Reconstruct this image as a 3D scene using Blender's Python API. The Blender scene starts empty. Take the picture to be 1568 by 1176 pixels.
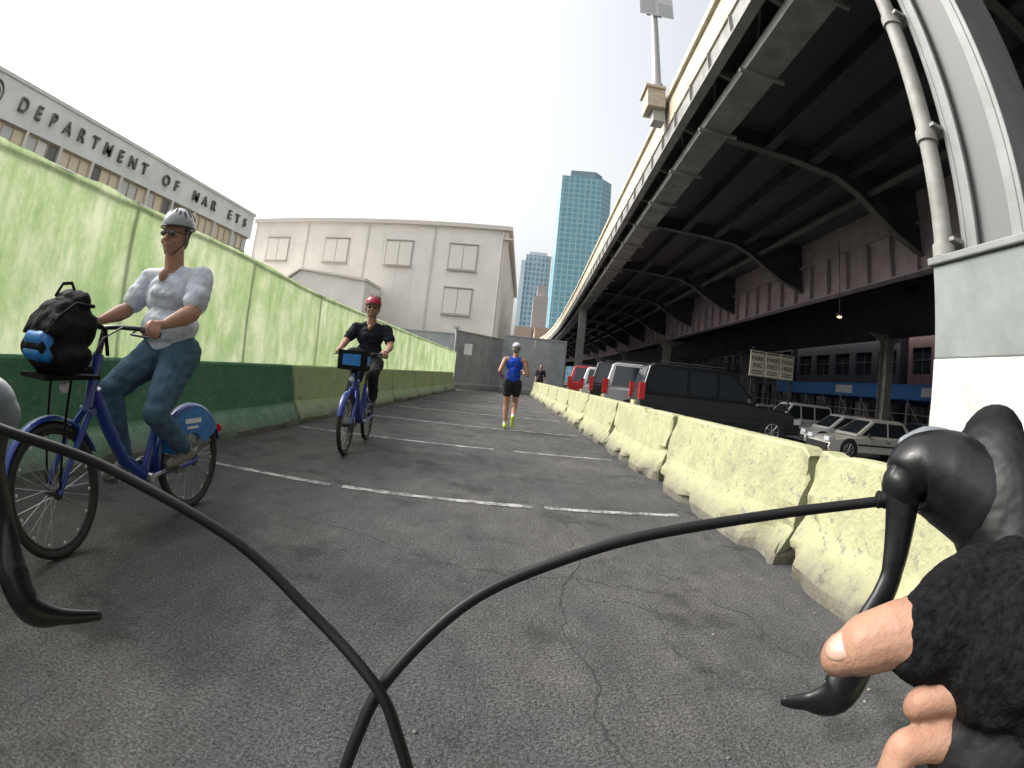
import bpy, math, random
import numpy as np
from mathutils import Vector, Matrix, noise
random.seed(7)
V=Vector
rad=math.radians
scene=bpy.context.scene
# ------------------------------------------------------------------ materials
MATS={}
def mat(name,col,rough=.6,metal=0,var=.12,vscale=3.0,bump=.0,bscale=40,spec=.5,coat=0,col2=None,detail=2,emit=0,bdist=None):
    if name in MATS: return MATS[name]
    m=bpy.data.materials.new(name); m.use_nodes=True; nt=m.node_tree; N=nt.nodes; L=nt.links
    b=N['Principled BSDF']; b.inputs['Roughness'].default_value=rough; b.inputs['Metallic'].default_value=metal
    b.inputs['Specular IOR Level'].default_value=spec; b.inputs['Coat Weight'].default_value=coat
    tc=N.new('ShaderNodeTexCoord')
    if var<.06 and not col2: b.inputs['Base Color'].default_value=(*col,1)
    else:
        nz=N.new('ShaderNodeTexNoise'); nz.inputs['Scale'].default_value=vscale; nz.inputs['Detail'].default_value=detail
        nz.inputs['Roughness'].default_value=.65
        L.new(tc.outputs['Object'],nz.inputs['Vector'])
        mr=N.new('ShaderNodeMapRange'); mr.inputs[1].default_value=.3; mr.inputs[2].default_value=.7
        L.new(nz.outputs['Fac'],mr.inputs[0])
        mx=N.new('ShaderNodeMix'); mx.data_type='RGBA'
        c2=col2 if col2 else tuple(c*(1-var*2) for c in col)
        mx.inputs[6].default_value=(*c2,1); mx.inputs[7].default_value=(*(col if col2 else tuple(min(1,c*(1+var*.5)) for c in col)),1)
        L.new(mr.outputs[0],mx.inputs[0]); L.new(mx.outputs[2],b.inputs['Base Color'])
    if emit>0: b.inputs['Emission Color'].default_value=(*col,1); b.inputs['Emission Strength'].default_value=emit
    if bump>0:
        n2=N.new('ShaderNodeTexNoise'); n2.inputs['Scale'].default_value=bscale; n2.inputs['Detail'].default_value=2
        L.new(tc.outputs['Object'],n2.inputs['Vector'])
        bp=N.new('ShaderNodeBump'); bp.inputs['Strength'].default_value=bump; bp.inputs['Distance'].default_value=bdist or min(.02,.35/bscale)
        L.new(n2.outputs['Fac'],bp.inputs['Height']); L.new(bp.outputs[0],b.inputs['Normal'])
    MATS[name]=m; return m
def asphalt():
    m=bpy.data.materials.new('asphalt'); m.use_nodes=True; nt=m.node_tree; N=nt.nodes; L=nt.links; b=N['Principled BSDF']
    tc=N.new('ShaderNodeTexCoord')
    def nz(s,d=3,r=.6,sc=None):
        n=N.new('ShaderNodeTexNoise'); n.inputs['Scale'].default_value=s; n.inputs['Detail'].default_value=d; n.inputs['Roughness'].default_value=r
        if sc:
            mp=N.new('ShaderNodeMapping'); mp.inputs['Scale'].default_value=sc; L.new(tc.outputs['Object'],mp.inputs[0]); L.new(mp.outputs[0],n.inputs['Vector'])
        else: L.new(tc.outputs['Object'],n.inputs['Vector'])
        return n
    def ramp(src,a,ca,bb,cb):
        r=N.new('ShaderNodeValToRGB'); r.color_ramp.elements[0].position=a; r.color_ramp.elements[0].color=(ca,ca,ca,1)
        r.color_ramp.elements[1].position=bb; r.color_ramp.elements[1].color=(cb,cb,cb,1); L.new(src,r.inputs[0]); return r
    def mul(a,c,fac=1,bt='MULTIPLY'):
        x=N.new('ShaderNodeMix'); x.data_type='RGBA'; x.blend_type=bt; x.inputs[0].default_value=fac
        L.new(a,x.inputs[6]); L.new(c,x.inputs[7]); return x.outputs[2]
    nb=nz(.45,5,.7)
    big=ramp(nb.outputs['Fac'],.36,.72,.66,1.15); mid=ramp(nz(5,5,.8,(1,.4,1)).outputs['Fac'],.32,.72,.68,1.22)
    fine=ramp(nz(70,2,.9).outputs['Fac'],.34,.40,.68,1.8)
    tint=N.new('ShaderNodeValToRGB'); e=tint.color_ramp.elements; e[0].position=.38; e[0].color=(.080,.083,.090,1); e[1].position=.66; e[1].color=(.100,.095,.088,1); L.new(nb.outputs['Fac'],tint.inputs[0])
    c=mul(tint.outputs[0],big.outputs[0]); c=mul(c,mid.outputs[0]); c=mul(c,fine.outputs[0])
    st=ramp(nz(1.5,4,.7).outputs['Fac'],.55,1,.64,.58)
    c=mul(c,st.outputs[0])
    L.new(c,b.inputs['Base Color'])
    b.inputs['Roughness'].default_value=.82; b.inputs['Specular IOR Level'].default_value=.35
    bp=N.new('ShaderNodeBump'); bp.inputs['Strength'].default_value=.7; bp.inputs['Distance'].default_value=.007
    L.new(fine.outputs[0],bp.inputs['Height']); L.new(bp.outputs[0],b.inputs['Normal']); return m
def paintmat():
    m=bpy.data.materials.new('road_paint'); m.use_nodes=True; nt=m.node_tree; N=nt.nodes; L=nt.links; b=N['Principled BSDF']
    tc=N.new('ShaderNodeTexCoord'); n=N.new('ShaderNodeTexNoise'); n.inputs['Scale'].default_value=6; n.inputs['Detail'].default_value=6; n.inputs['Roughness'].default_value=.9
    L.new(tc.outputs['Object'],n.inputs['Vector']); r=N.new('ShaderNodeValToRGB'); e=r.color_ramp.elements
    e[0].position=.43; e[0].color=(.08,.08,.08,1); e[1].position=.56; e[1].color=(.40,.40,.39,1); L.new(n.outputs['Fac'],r.inputs[0]); L.new(r.outputs[0],b.inputs['Base Color'])
    b.inputs['Roughness'].default_value=.85; return m
def gridmat(name,glass,frame,sx,sz,rough=.15,mort=.08,c2=None,metal=0.0):
    m=bpy.data.materials.new(name); m.use_nodes=True; nt=m.node_tree; N=nt.nodes; L=nt.links; b=N['Principled BSDF']
    tc=N.new('ShaderNodeTexCoord'); sp=N.new('ShaderNodeSeparateXYZ'); L.new(tc.outputs['Object'],sp.inputs[0])
    ad=N.new('ShaderNodeMath'); ad.operation='ADD'; L.new(sp.outputs[0],ad.inputs[0]); L.new(sp.outputs[1],ad.inputs[1])
    cb=N.new('ShaderNodeCombineXYZ'); L.new(ad.outputs[0],cb.inputs[0]); L.new(sp.outputs[2],cb.inputs[1])
    br=N.new('ShaderNodeTexBrick'); br.offset=0; br.inputs['Scale'].default_value=1; br.inputs['Brick Width'].default_value=sx; br.inputs['Row Height'].default_value=sz
    br.inputs['Mortar Size'].default_value=mort; br.inputs['Mortar Smooth'].default_value=.1
    br.inputs['Color1'].default_value=(*glass,1); br.inputs['Color2'].default_value=(*(c2 or tuple(g*.7 for g in glass)),1); br.inputs['Mortar'].default_value=(*frame,1)
    L.new(cb.outputs[0],br.inputs['Vector']); L.new(br.outputs['Color'],b.inputs['Base Color']); b.inputs['Roughness'].default_value=rough; b.inputs['Metallic'].default_value=metal
    return m
def fabric():
    m=bpy.data.materials.new('green_fence_sheeting'); m.use_nodes=True; nt=m.node_tree; N=nt.nodes; L=nt.links; b=N['Principled BSDF']
    tc=N.new('ShaderNodeTexCoord')
    def nz(s,sc=(1,1,1),d=3,r=.6):
        mp=N.new('ShaderNodeMapping'); mp.inputs['Scale'].default_value=sc; L.new(tc.outputs['Object'],mp.inputs[0])
        n=N.new('ShaderNodeTexNoise'); n.inputs['Scale'].default_value=s; n.inputs['Detail'].default_value=d; n.inputs['Roughness'].default_value=r; L.new(mp.outputs[0],n.inputs['Vector']); return n
    a=nz(1.9,(1,1,.7),6,.75)
    r=N.new('ShaderNodeValToRGB'); e=r.color_ramp.elements; e[0].position=.36; e[0].color=(.40,.57,.27,1); e[1].position=.62; e[1].color=(.78,.84,.58,1)
    x=e.new(.49); x.color=(.56,.69,.38,1); L.new(a.outputs['Fac'],r.inputs[0])
    s=nz(2.2,(1,2.5,.22),3,.7); r2=N.new('ShaderNodeValToRGB'); e=r2.color_ramp.elements; e[0].position=.38; e[0].color=(.82,.88,.80,1); e[1].position=.56; e[1].color=(1,1,1,1); L.new(s.outputs['Fac'],r2.inputs[0])
    mx=N.new('ShaderNodeMix'); mx.data_type='RGBA'; mx.blend_type='MULTIPLY'; mx.inputs[0].default_value=1; L.new(r.outputs[0],mx.inputs[6]); L.new(r2.outputs[0],mx.inputs[7])
    L.new(mx.outputs[2],b.inputs['Base Color']); b.inputs['Roughness'].default_value=.6
    tr=N.new('ShaderNodeBsdfTranslucent'); L.new(mx.outputs[2],tr.inputs[0]); ms=N.new('ShaderNodeMixShader'); ms.inputs[0].default_value=.45
    L.new(b.outputs[0],ms.inputs[1]); L.new(tr.outputs[0],ms.inputs[2]); L.new(ms.outputs[0],N['Material Output'].inputs[0]); return m
def barrier_mat(name,top,toe,zsplit,dirt):
    m=bpy.data.materials.new(name); m.use_nodes=True; nt=m.node_tree; N=nt.nodes; L=nt.links; b=N['Principled BSDF']
    tc=N.new('ShaderNodeTexCoord'); sp=N.new('ShaderNodeSeparateXYZ'); L.new(tc.outputs['Object'],sp.inputs[0])
    def nz(s,d=3,r=.65):
        n=N.new('ShaderNodeTexNoise'); n.inputs['Scale'].default_value=s; n.inputs['Detail'].default_value=d; n.inputs['Roughness'].default_value=r; L.new(tc.outputs['Object'],n.inputs['Vector']); return n
    def mix(a,bc,fac,bt='MIX'):
        x=N.new('ShaderNodeMix'); x.data_type='RGBA'; x.blend_type=bt
        for s,i in ((a,6),(bc,7),(fac,0)):
            if isinstance(s,tuple): x.inputs[i].default_value=(*s,1)
            elif isinstance(s,(int,float)): x.inputs[i].default_value=s
            else: L.new(s,x.inputs[i])
        return x.outputs[2]
    def mr(src,a,bb,c=0,d=1):
        q=N.new('ShaderNodeMapRange'); q.inputs[1].default_value=a; q.inputs[2].default_value=bb; q.inputs[3].default_value=c; q.inputs[4].default_value=d; L.new(src,q.inputs[0]); return q.outputs[0]
    c=mix(toe,top,mr(sp.outputs[2],zsplit-.03,zsplit+.03))
    n1=nz(3.0,5,.8)
    c=mix(c,dirt,mr(n1.outputs['Fac'],.42,.58,.8,0))
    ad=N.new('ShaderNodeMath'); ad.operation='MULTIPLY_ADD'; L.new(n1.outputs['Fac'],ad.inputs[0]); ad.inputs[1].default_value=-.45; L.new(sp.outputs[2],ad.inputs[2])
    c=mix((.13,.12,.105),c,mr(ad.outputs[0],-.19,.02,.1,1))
    c=mix(c,(.22,.21,.18),mr(nz(11,4,.8).outputs['Fac'],.59,.62,0,.8))
    c=mix(c,(.10,.095,.08),mr(n1.outputs['Fac'],.64,.68,0,.65))
    L.new(c,b.inputs['Base Color']); b.inputs['Roughness'].default_value=.85; b.inputs['Specular IOR Level'].default_value=.25
    bp=N.new('ShaderNodeBump'); bp.inputs['Strength'].default_value=.7; bp.inputs['Distance'].default_value=.014; L.new(nz(24,2,.7).outputs['Fac'],bp.inputs['Height']); L.new(bp.outputs[0],b.inputs['Normal'])
    return m
# ------------------------------------------------------------------ mesh builder
class MB:
    def __init__(s): s.v=[];s.f=[];s.m=[];s.s=[]
    def add(s,vs,fs,mi=0,sm=False):
        b=len(s.v); s.v+=[tuple(p) for p in vs]
        for f in fs: s.f.append(tuple(i+b for i in f)); s.m.append(mi); s.s.append(sm)
    def box(s,c,d,mi=0,rot=None):
        vs=[]
        for x in(-.5,.5):
            for y in(-.5,.5):
                for z in(-.5,.5):
                    p=V((x*d[0],y*d[1],z*d[2]))
                    if rot is not None: p=rot@p
                    vs.append(p+V(c))
        s.add(vs,[(0,1,3,2),(4,6,7,5),(0,4,5,1),(2,3,7,6),(0,2,6,4),(1,5,7,3)],mi)
    def bx(s,x0,x1,y0,y1,z0,z1,mi=0): s.box(((x0+x1)/2,(y0+y1)/2,(z0+z1)/2),(x1-x0,y1-y0,z1-z0),mi)
    def tube(s,pts,r,mi=0,n=12,flat=1,up=None,round_ends=False):
        pts=[V(p) for p in pts]; r=list(r) if hasattr(r,'__iter__') else [r]*len(pts)
        if round_ends:
            d0=(pts[0]-pts[1]).normalized(); d1=(pts[-1]-pts[-2]).normalized()
            A=[(pts[0]+d0*r[0]*math.sin(t),r[0]*math.cos(t)) for t in (1.5,1.1,.7,.35)]
            B=[(pts[-1]+d1*r[-1]*math.sin(t),r[-1]*math.cos(t)) for t in (.35,.7,1.1,1.5)]
            pts=[a[0] for a in A]+pts+[a[0] for a in B]; r=[a[1] for a in A]+r+[a[1] for a in B]
        t0=(pts[1]-pts[0]).normalized(); u=V(up) if up else (V((0,0,1)) if abs(t0.z)<.9 else V((1,0,0)))
        vs=[];fs=[]
        for i,p in enumerate(pts):
            a=pts[max(0,i-1)];bb=pts[min(len(pts)-1,i+1)]; t=(bb-a).normalized()
            u=(u-t*u.dot(t)).normalized(); w=t.cross(u)
            for k in range(n):
                an=2*math.pi*k/n; vs.append(p+u*math.cos(an)*r[i]*flat+w*math.sin(an)*r[i])
        for i in range(len(pts)-1):
            for k in range(n): fs.append((i*n+k,i*n+(k+1)%n,(i+1)*n+(k+1)%n,(i+1)*n+k))
        if round_ends:
            fs.append(tuple(range(n))[::-1]); fs.append(tuple((len(pts)-1)*n+k for k in range(n)))
            s.add(vs,fs,mi,True)
        else:
            s.add(vs,fs,mi,True); s.add(vs[:n],[tuple(range(n))[::-1]],mi,False); s.add(vs[-n:],[tuple(range(n))],mi,False)
    def ell(s,c,r,mi=0,rot=None,nu=20,nv=12,zmin=-1):
        vs=[];fs=[]
        for j in range(nv+1):
            th=math.pi*j/nv
            for i in range(nu):
                ph=2*math.pi*i/nu; z=max(zmin,math.cos(th)); p=V((math.sin(th)*math.cos(ph)*r[0],math.sin(th)*math.sin(ph)*r[1],z*r[2]))
                if rot is not None: p=rot@p
                vs.append(p+V(c))
        for j in range(nv):
            for i in range(nu): fs.append((j*nu+i,(j+1)*nu+i,(j+1)*nu+(i+1)%nu,j*nu+(i+1)%nu))
        s.add(vs,fs,mi,True)
    def torus(s,c,R,r,mi=0,axis='y',a0=0,a1=2*math.pi,n=48,k=8,flat=1):
        full=abs(a1-a0-2*math.pi)<1e-6; vs=[];fs=[]; cnt=n if full else n+1
        for i in range(cnt):
            a=a0+(a1-a0)*i/n
            for j in range(k):
                b=2*math.pi*j/k; rr=R+r*math.cos(b); h=r*math.sin(b)*flat
                vs.append(V(c)+V((rr*math.cos(a),h,rr*math.sin(a))))
        for i in range(n):
            for j in range(k):
                i2=(i+1)%cnt; fs.append((i*k+j,i*k+(j+1)%k,i2*k+(j+1)%k,i2*k+j))
        s.add(vs,fs,mi,True)
    def prism(s,poly,f,t0,t1,mi=0):
        n=len(poly); vs=[f(a,b,t0) for a,b in poly]+[f(a,b,t1) for a,b in poly]
        fs=[tuple(range(n)),tuple(range(2*n-1,n-1,-1))]+[(i,i+n,(i+1)%n+n,(i+1)%n) for i in range(n)]
        s.add(vs,fs,mi)
    def build(s,name,mats,parent=None,bevel=0,mw=None,seg=2):
        me=bpy.data.meshes.new(name); me.from_pydata(s.v,[],s.f); me.update()
        for m in mats: me.materials.append(m)
        me.polygons.foreach_set('material_index',s.m); me.polygons.foreach_set('use_smooth',s.s)
        import bmesh
        bm=bmesh.new(); bm.from_mesh(me); bmesh.ops.recalc_face_normals(bm,faces=bm.faces); bm.to_mesh(me); bm.free()
        o=bpy.data.objects.new(name,me); scene.collection.objects.link(o)
        if parent: o.parent=parent
        if mw is not None: o.matrix_world=mw
        if bevel:
            bv=o.modifiers.new('b','BEVEL'); bv.width=bevel; bv.segments=seg; bv.limit_method='ANGLE'; bv.angle_limit=rad(40)
        return o
def empty(name,mw=None):
    o=bpy.data.objects.new(name,None); scene.collection.objects.link(o)
    if mw is not None: o.matrix_world=mw
    return o
def TR(loc,ang,extra=None):
    M=Matrix.Translation(V(loc))@Matrix.Rotation(rad(ang),4,'Z')
    return M@extra if extra is not None else M
# ------------------------------------------------------------------ common mats
M_black=mat('black_rubber',(.018,.018,.02),.55,var=0)
M_dark=mat('dark_metal',(.04,.04,.045),.4,metal=.4,var=0)
M_steel=mat('steel',(.5,.5,.52),.35,metal=.8,var=0)
M_glassd=mat('dark_glass',(.02,.025,.03),.08,var=0,spec=.8)
# ------------------------------------------------------------------ ground
def gz(x):
    t=min(1,max(0,(x-5.5)/4)); return -.5*t*t*(3-2*t)
b=MB(); xs=[-500,-100,-40,-15,-6,-3,0,3,5.5]+[5.5+.4*i for i in range(1,11)]+[12,20,40,100,600]; ys=[-150,-40,-10,0,10,30,60,120,300,900]
b.add([(x,y,gz(x)) for y in ys for x in xs],[(j*len(xs)+i,j*len(xs)+i+1,(j+1)*len(xs)+i+1,(j+1)*len(xs)+i) for j in range(len(ys)-1) for i in range(len(xs)-1)],0,True)
b.build('ground',[asphalt()])
b=MB()
def line(a,c,w,z=.005):
    a=V((*a,z)); c=V((*c,z)); d=(c-a).normalized(); n=V((-d.y,d.x,0))*w/2; k=40
    vs=[];fs=[]
    for i in range(k+1):
        p=a.lerp(c,i/k); q=n*(1+.45*noise.noise(p*12)); vs+=[p-q,p+q*(1+.3*noise.noise(p*23))]
    for i in range(k): fs.append((2*i,2*i+2,2*i+3,2*i+1))
    b.add(vs,fs)
line((-2.75,3.86),(-1.5,3.9),.085); line((-1.4,3.91),(.2,4.06),.085); line((.3,4.07),(1.5,4.13),.085)
line((-3.15,6.78),(-.3,7.0),.09); line((0,7.02),(1.4,7.08),.09)
line((-3.1,9.45),(1.2,9.8),.09); line((-3.1,12.2),(1.1,12.9),.09); line((-3.1,15.2),(.9,15.8),.09); line((-3.1,18.3),(.7,18.7),.09); line((-3.1,21.5),(.6,21.8),.09)
b.build('parking_markings',[paintmat()])
b=MB()
def crack(pts,w,seed):
    vs=[];fs=[];k=0
    for i in range(len(pts)-1):
        a=V((*pts[i],.0025));c=V((*pts[i+1],.0025)); n=max(4,int((c-a).length/.03)); d=(c-a).normalized(); nn=V((-d.y,d.x,0))
        for j in range(n):
            sft=math.sin(math.pi*j/n)**.5; p=a.lerp(c,j/n)+nn*sft*(.11*noise.noise(V((a.x+j*.08,seed,i)))+.045*noise.noise(V((j*.45+.3,seed,i)))); ww=w*(.3+1.6*abs(noise.noise(V((j*.3,seed*2,i))))); vs+=[p-nn*ww,p+nn*ww]; k+=1
    for j in range(k-1): fs.append((2*j,2*j+2,2*j+3,2*j+1))
    b.add(vs,fs)
crack([(-1.55,3.0),(-.9,2.85),(-.2,2.55),(.4,2.6),(1.1,2.35)],.004,1.3); crack([(.38,3.9),(.46,2.8),(.30,1.9),(.42,1.1),(.3,.5)],.004,2.3); crack([(-.35,6.9),(-.1,5.6),(.1,4.6),(.05,4.1)],.004,3.3); crack([(.9,2.9),(1.2,2.2),(1.35,1.5)],.005,4.3); crack([(-2.4,5.6),(-1.3,5.4),(-.1,5.6),(1.2,5.3)],.004,5.3); crack([(.42,2.6),(.75,2.2),(.8,1.7),(1.1,1.4)],.0035,6.7)
b.build('tar_cracks',[mat('crack_tar',(.032,.032,.034),.85,var=0)])
b=MB()
for i in range(460):
    y=random.uniform(1,20); x=(1.93-.05*y)-.05-abs(random.gauss(0,.16)) if random.random()<.75 else random.uniform(-3.1,1.4)
    r=random.uniform(.003,.011)
    b.ell((x,y,r*.4),(r,r*random.uniform(.5,1.3),r*.6),random.choice([0,0,0,1]),nu=5,nv=4)
b.build('gravel',[mat('grit',(.15,.145,.13),.9,var=0),mat('pale_grit',(.26,.25,.20),.9,var=0)])
# ------------------------------------------------------------------ jersey barriers
def barrier(name,p0,p1,m,H=.81,chip=1.0,seed=0):
    p0=V((*p0,0));p1=V((*p1,0)); Ln=(p1-p0).length; d=(p1-p0)/Ln; n=V((d.y,-d.x,0))
    prof=[(-.30,0),(-.30,.04),(-.30,.08),(-.265,.14),(-.225,.2),(-.185,.27),(-.155,.33),(-.14,.42),(-.125,.52),(-.112,.62),(-.1,.72),(-.09,H-.02),(-.075,H)]
    prof=prof+[(0,H+.002)]+[(-a,z) for a,z in prof[::-1]]
    K=max(6,int(Ln/.05)); vs=[];fs=[]
    for i in range(K+1):
        t=Ln*i/K
        for a,z in prof:
            e=min(t,Ln-t); p=p0+d*t
            q=V((p.x,p.y,z+seed*3.1)); nn=noise.noise(q*1.7)+.5*noise.noise(q*5)
            if z<.34:
                c=max(0,noise.noise(V((p.x*3+seed,p.y*3,z*4)))-.0)*.26*chip*(1-z/.34)
                if e<.5: c+=max(0,.46+noise.noise(q*5))*.24*chip*(1-e/.5)
                a=a*(1-min(.6,c*2.3)); 
                if z>0.0: z=z+c*.3
            elif e<.2 and chip>.8: a*=1-max(0,noise.noise(q*6)+.1)*.7*(1-e/.2)
            if z>.7 and chip>.8: z-=max(0,noise.noise(V((p.x*4,p.y*4,seed)))-.2)*.12*(1 if e>.1 else 1.8)
            if e<.05: z=z-(.015 if z>.5 else 0)
            tt=0
            if e<.02:
                tt=(.02+max(0,noise.noise(q*7))*.1*chip)*(1 if t<Ln/2 else -1)
            a+=.004*nn
            vs.append(p+n*a+d*tt+V((0,0,max(0,z))))
    w=len(prof)
    for i in range(K):
        for j in range(w-1): fs.append((i*w+j,(i+1)*w+j,(i+1)*w+j+1,i*w+j+1))
    fs.append(tuple(range(w))); fs.append(tuple(K*w+j for j in range(w))[::-1])
    b=MB(); b.add(vs,fs,0,False); return b.build(name,[m])
mR=barrier_mat('dusty_yellow_green_concrete',(.42,.425,.25),(.40,.405,.24),.3,(.32,.325,.20))
y=-2.86
k=0
while y<27:
    y1=y+2.82
    barrier('concrete_barrier' if k==0 else 'concrete_barrier.%03d'%k,(1.93-.05*y+.27,y),(1.93-.05*y1+.27,y1),mR,seed=k,chip=1.35); y=y1+.035; k+=1
mL1=barrier_mat('dark_green_painted_concrete',(.06,.17,.09),(.22,.34,.25),.31,(.085,.20,.115))
mL2=barrier_mat('sunlit_green_painted_concrete',(.36,.44,.22),(.32,.40,.27),.3,(.28,.36,.19))  # sunlight on the far segments is put into this lighter green
y=-2.0
for i in range(9):
    y1=y+2.98
    barrier('concrete_barrier.%03d'%(k+i),(-3.55,y),(-3.55,y1),mL1 if i<3 else mL2,H=.88,seed=20+i,chip=.5); y=y1+.03
# ------------------------------------------------------------------ green fence
def ftop(y): return float(np.interp(y,[-4,1.5,5.5,8,15,26],[2.40,2.34,2.26,2.12,2.05,1.98]))
b=MB(); NY=300; NZ=24; y0,y1=-4,26.5
for i in range(NY+1):
    y=y0+(y1-y0)*i/NY
    for j in range(NZ+1):
        z=.6+(ftop(y)+.03*noise.noise(V((0,y*2,0)))-.6)*j/NZ
        seam=abs(((y+4)%2.44)-1.22)/1.22
        x=-3.62+.022*noise.noise(V((1,y*1.5,z*1.2)))+.014*noise.noise(V((5,y*6,z*3)))+(.018*(1-seam**8)-.014)
        b.v.append((x,y,z))
for i in range(NY):
    for j in range(NZ):
        q=i*(NZ+1)+j; b.f.append((q,q+NZ+1,q+NZ+2,q+1)); b.m.append(0); b.s.append(True)
yy=-4
while yy<26.6:
    b.tube([(-3.70,yy,.02),(-3.70,yy,ftop(yy)+.03)],.03,1,8); yy+=2.44
b.tube([(-3.68,y,ftop(y)) for y in np.linspace(-4,26.5,24)],.02,1,6)
b.build('green_construction_fence',[fabric(),mat('fence_post',(.5,.52,.45),.5,var=0)])
# ------------------------------------------------------------------ grey site fence
b=MB()
pl=[(-12,27.3),(-3.9,27.2),(-1.4,31.2),(2.6,31.6)]
for (xa,ya),(xb,yb),h in ((pl[0],pl[1],2.95),(pl[1],pl[2],3.15),(pl[2],pl[3],3.45)):
    a=V((xa,ya,0));c=V((xb,yb,0)); L_=(c-a).length; ang=math.atan2(yb-ya,xb-xa); R=Matrix.Rotation(ang,3,'Z'); n=int(L_/1.22)+1
    for i in range(n):
        p=a+(c-a)*((i+.5)/n); b.box((p.x,p.y,h/2),(L_/n-.012,.03,h),0 if i%3 else 1,R)
    m_=(a+c)/2; b.box((m_.x,m_.y,h+.03),(L_,.12,.06),2,R); b.box((m_.x,m_.y-.05,.25),(L_,.03,.12),2,R)
b.bx(-3.35,-2.9,27.5,27.56,1.9,2.5,3); b.bx(-4.55,-4.2,27.05,27.12,1.7,2.2,3); b.tube([(-3.8,27.0,0),(-3.8,27.0,3.4)],.05,2,8); b.box((-3.8,26.9,3.3),(.3,.3,.12),2)
b.build('grey_site_fence',[mat('grey_plywood',(.42,.43,.44),.7,var=.1,vscale=1.5),mat('grey_plywood_b',(.38,.40,.42),.7,var=.1,vscale=1.5),mat('fence_trim',(.5,.5,.5),.7,var=0),mat('notice_paper',(.7,.7,.68),.7,var=0)])
# ------------------------------------------------------------------ market building (left)
E=empty('market_building')
b=MB(); X=-14.0
b.bx(-34,X-.25,-18,21.2,0,7.55,0); b.bx(-34.1,X+.05,-18.1,21.3,7.62,7.74,1); b.bx(X-.25,X,-18,21.2,6.45,7.62,0); b.bx(X-.25,X,-18,21.2,0,3.0,0)
b.build('walls',[mat('cream_stucco',(.88,.88,.86),.85,var=.07,vscale=1),mat('cornice',(.76,.76,.74),.8,var=0)],E)
b=MB(); pw=1.62; y=-17.8; i=0
while y<21:
    ye=min(y+pw,21.2)
    b.bx(X-.25,X+.0,y,y+.12,3.0,6.45,0)
    for a in range(3):
        for c in range(5):
            ya=y+.12+(ye-y-.12)*a/3; yb=y+.12+(ye-y-.12)*(a+1)/3; za=3+3.45*c/5; zb=3+3.45*(c+1)/5
            b.bx(X-.17,X-.15,ya+.02,yb-.02,za+.02,zb-.02,random.choice([2,2,2,2,3,3,4,5]))
    for a in range(1,3):
        ya=y+.12+(ye-y-.12)*a/3; b.bx(X-.18,X-.1,ya-.02,ya+.02,3.0,6.44,1)
    for c in range(0,6):
        za=min(6.42,max(3.02,3+3.45*c/5)); b.bx(X-.18,X-.102,y+.12,ye,za-.02,za+.02,1)
    y+=pw
b.build('windows',[mat('pier',(.78,.74,.66),.8,var=0),mat('window_frame',(.50,.41,.32),.7,var=0),mat('tan_pane',(.80,.68,.50),.4,var=0),mat('grey_pane',(.62,.63,.61),.3,var=0),mat('dark_pane',(.16,.15,.14),.2,var=0),mat('white_pane',(.85,.83,.78),.4,var=0)],E)
def glyph(ch,size,mw,m,parent,name,ext=.03):
    cu=bpy.data.curves.new(name,'FONT'); cu.body=ch; cu.size=size; cu.extrude=ext; cu.offset=.006*size; cu.align_x='CENTER'
    o=bpy.data.objects.new(name,cu); scene.collection.objects.link(o)
    dg=bpy.context.evaluated_depsgraph_get(); me=bpy.data.meshes.new_from_object(o.evaluated_get(dg)); bpy.data.objects.remove(o)
    me.materials.clear(); me.materials.append(m); p=bpy.data.objects.new(name,me); scene.collection.objects.link(p); p.parent=parent; p.matrix_world=mw; return p
txt="DEPARTMENT OF MARKETS"; mlet=mat('dark_letters',(.16,.15,.14),.6,var=0)
for i,ch in enumerate(txt):
    if ch==' ' or i==17: continue   # the K has fallen off the real wall too
    yy=5.95+(20.3-5.95)*i/20
    glyph(ch,.60,Matrix.Translation((X+.06,yy,6.84))@Matrix.Rotation(rad(90),4,'Z')@Matrix.Rotation(rad(90),4,'X'),mlet,E,'letter_%d'%i,.05)
b=MB(); b.torus((0,0,0),.36,.035,0,n=32); b.torus((0,0,0),.22,.025,0,n=24); b.build('emblem',[mlet],E,mw=Matrix.Translation((X+.03,4.6,7.02))@Matrix.Rotation(rad(90),4,'Z'))
# ------------------------------------------------------------------ pale clad building (centre)
E=empty('market_hall_building'); Y=34.0
mclad=mat('pale_cladding',(.84,.80,.73),.7,var=.06,vscale=.5); mtrim=mat('cladding_trim',(.64,.60,.54),.6,var=0); mpan=mat('panel_insert',(.78,.74,.67),.6,var=0)
b=MB(); b.bx(-22,-1.95,Y,Y+26,0,11.0,0)
x=-21.9
while x<-2.1:
    b.bx(x,x+.03,Y-.012,Y,0,10.9,0); x+=1.22
for x in (-22,-17.2,-12.2,-7.2,-2.1): b.bx(x,x+.12,Y-.05,Y-.021,0,10.95,1)
y=Y+.2
while y<Y+25.8: b.bx(-1.95,-1.93,y,y+.05,0,10.9,0); y+=1.22
b.bx(-22.2,-1.7,Y-.25,Y+26.2,11.0,11.3,1); b.bx(-2.2,-1.62,Y-.3,Y+26,10.3,10.42,1)
b.tube([(-2.3,Y-.1,0),(-2.3,Y-.1,11)],.06,1,8)
b.build('walls',[mclad,mtrim],E)
b=MB()
def win(x0,z1,w=2.0,h=1.85):
    b.bx(x0,x0+w,Y-.06,Y-.022,z1-h,z1,1); b.bx(x0-.06,x0+w+.06,Y-.16,Y-.061,z1-h-.08,z1-h,1); b.bx(x0-.06,x0+w+.06,Y-.14,Y-.061,z1,z1+.06,1)
    for a,c in((x0+.07,x0+w/2-.03),(x0+w/2+.03,x0+w-.07)): b.bx(a,c,Y-.08,Y-.061,z1-h+.07,z1-.07,0)
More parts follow.
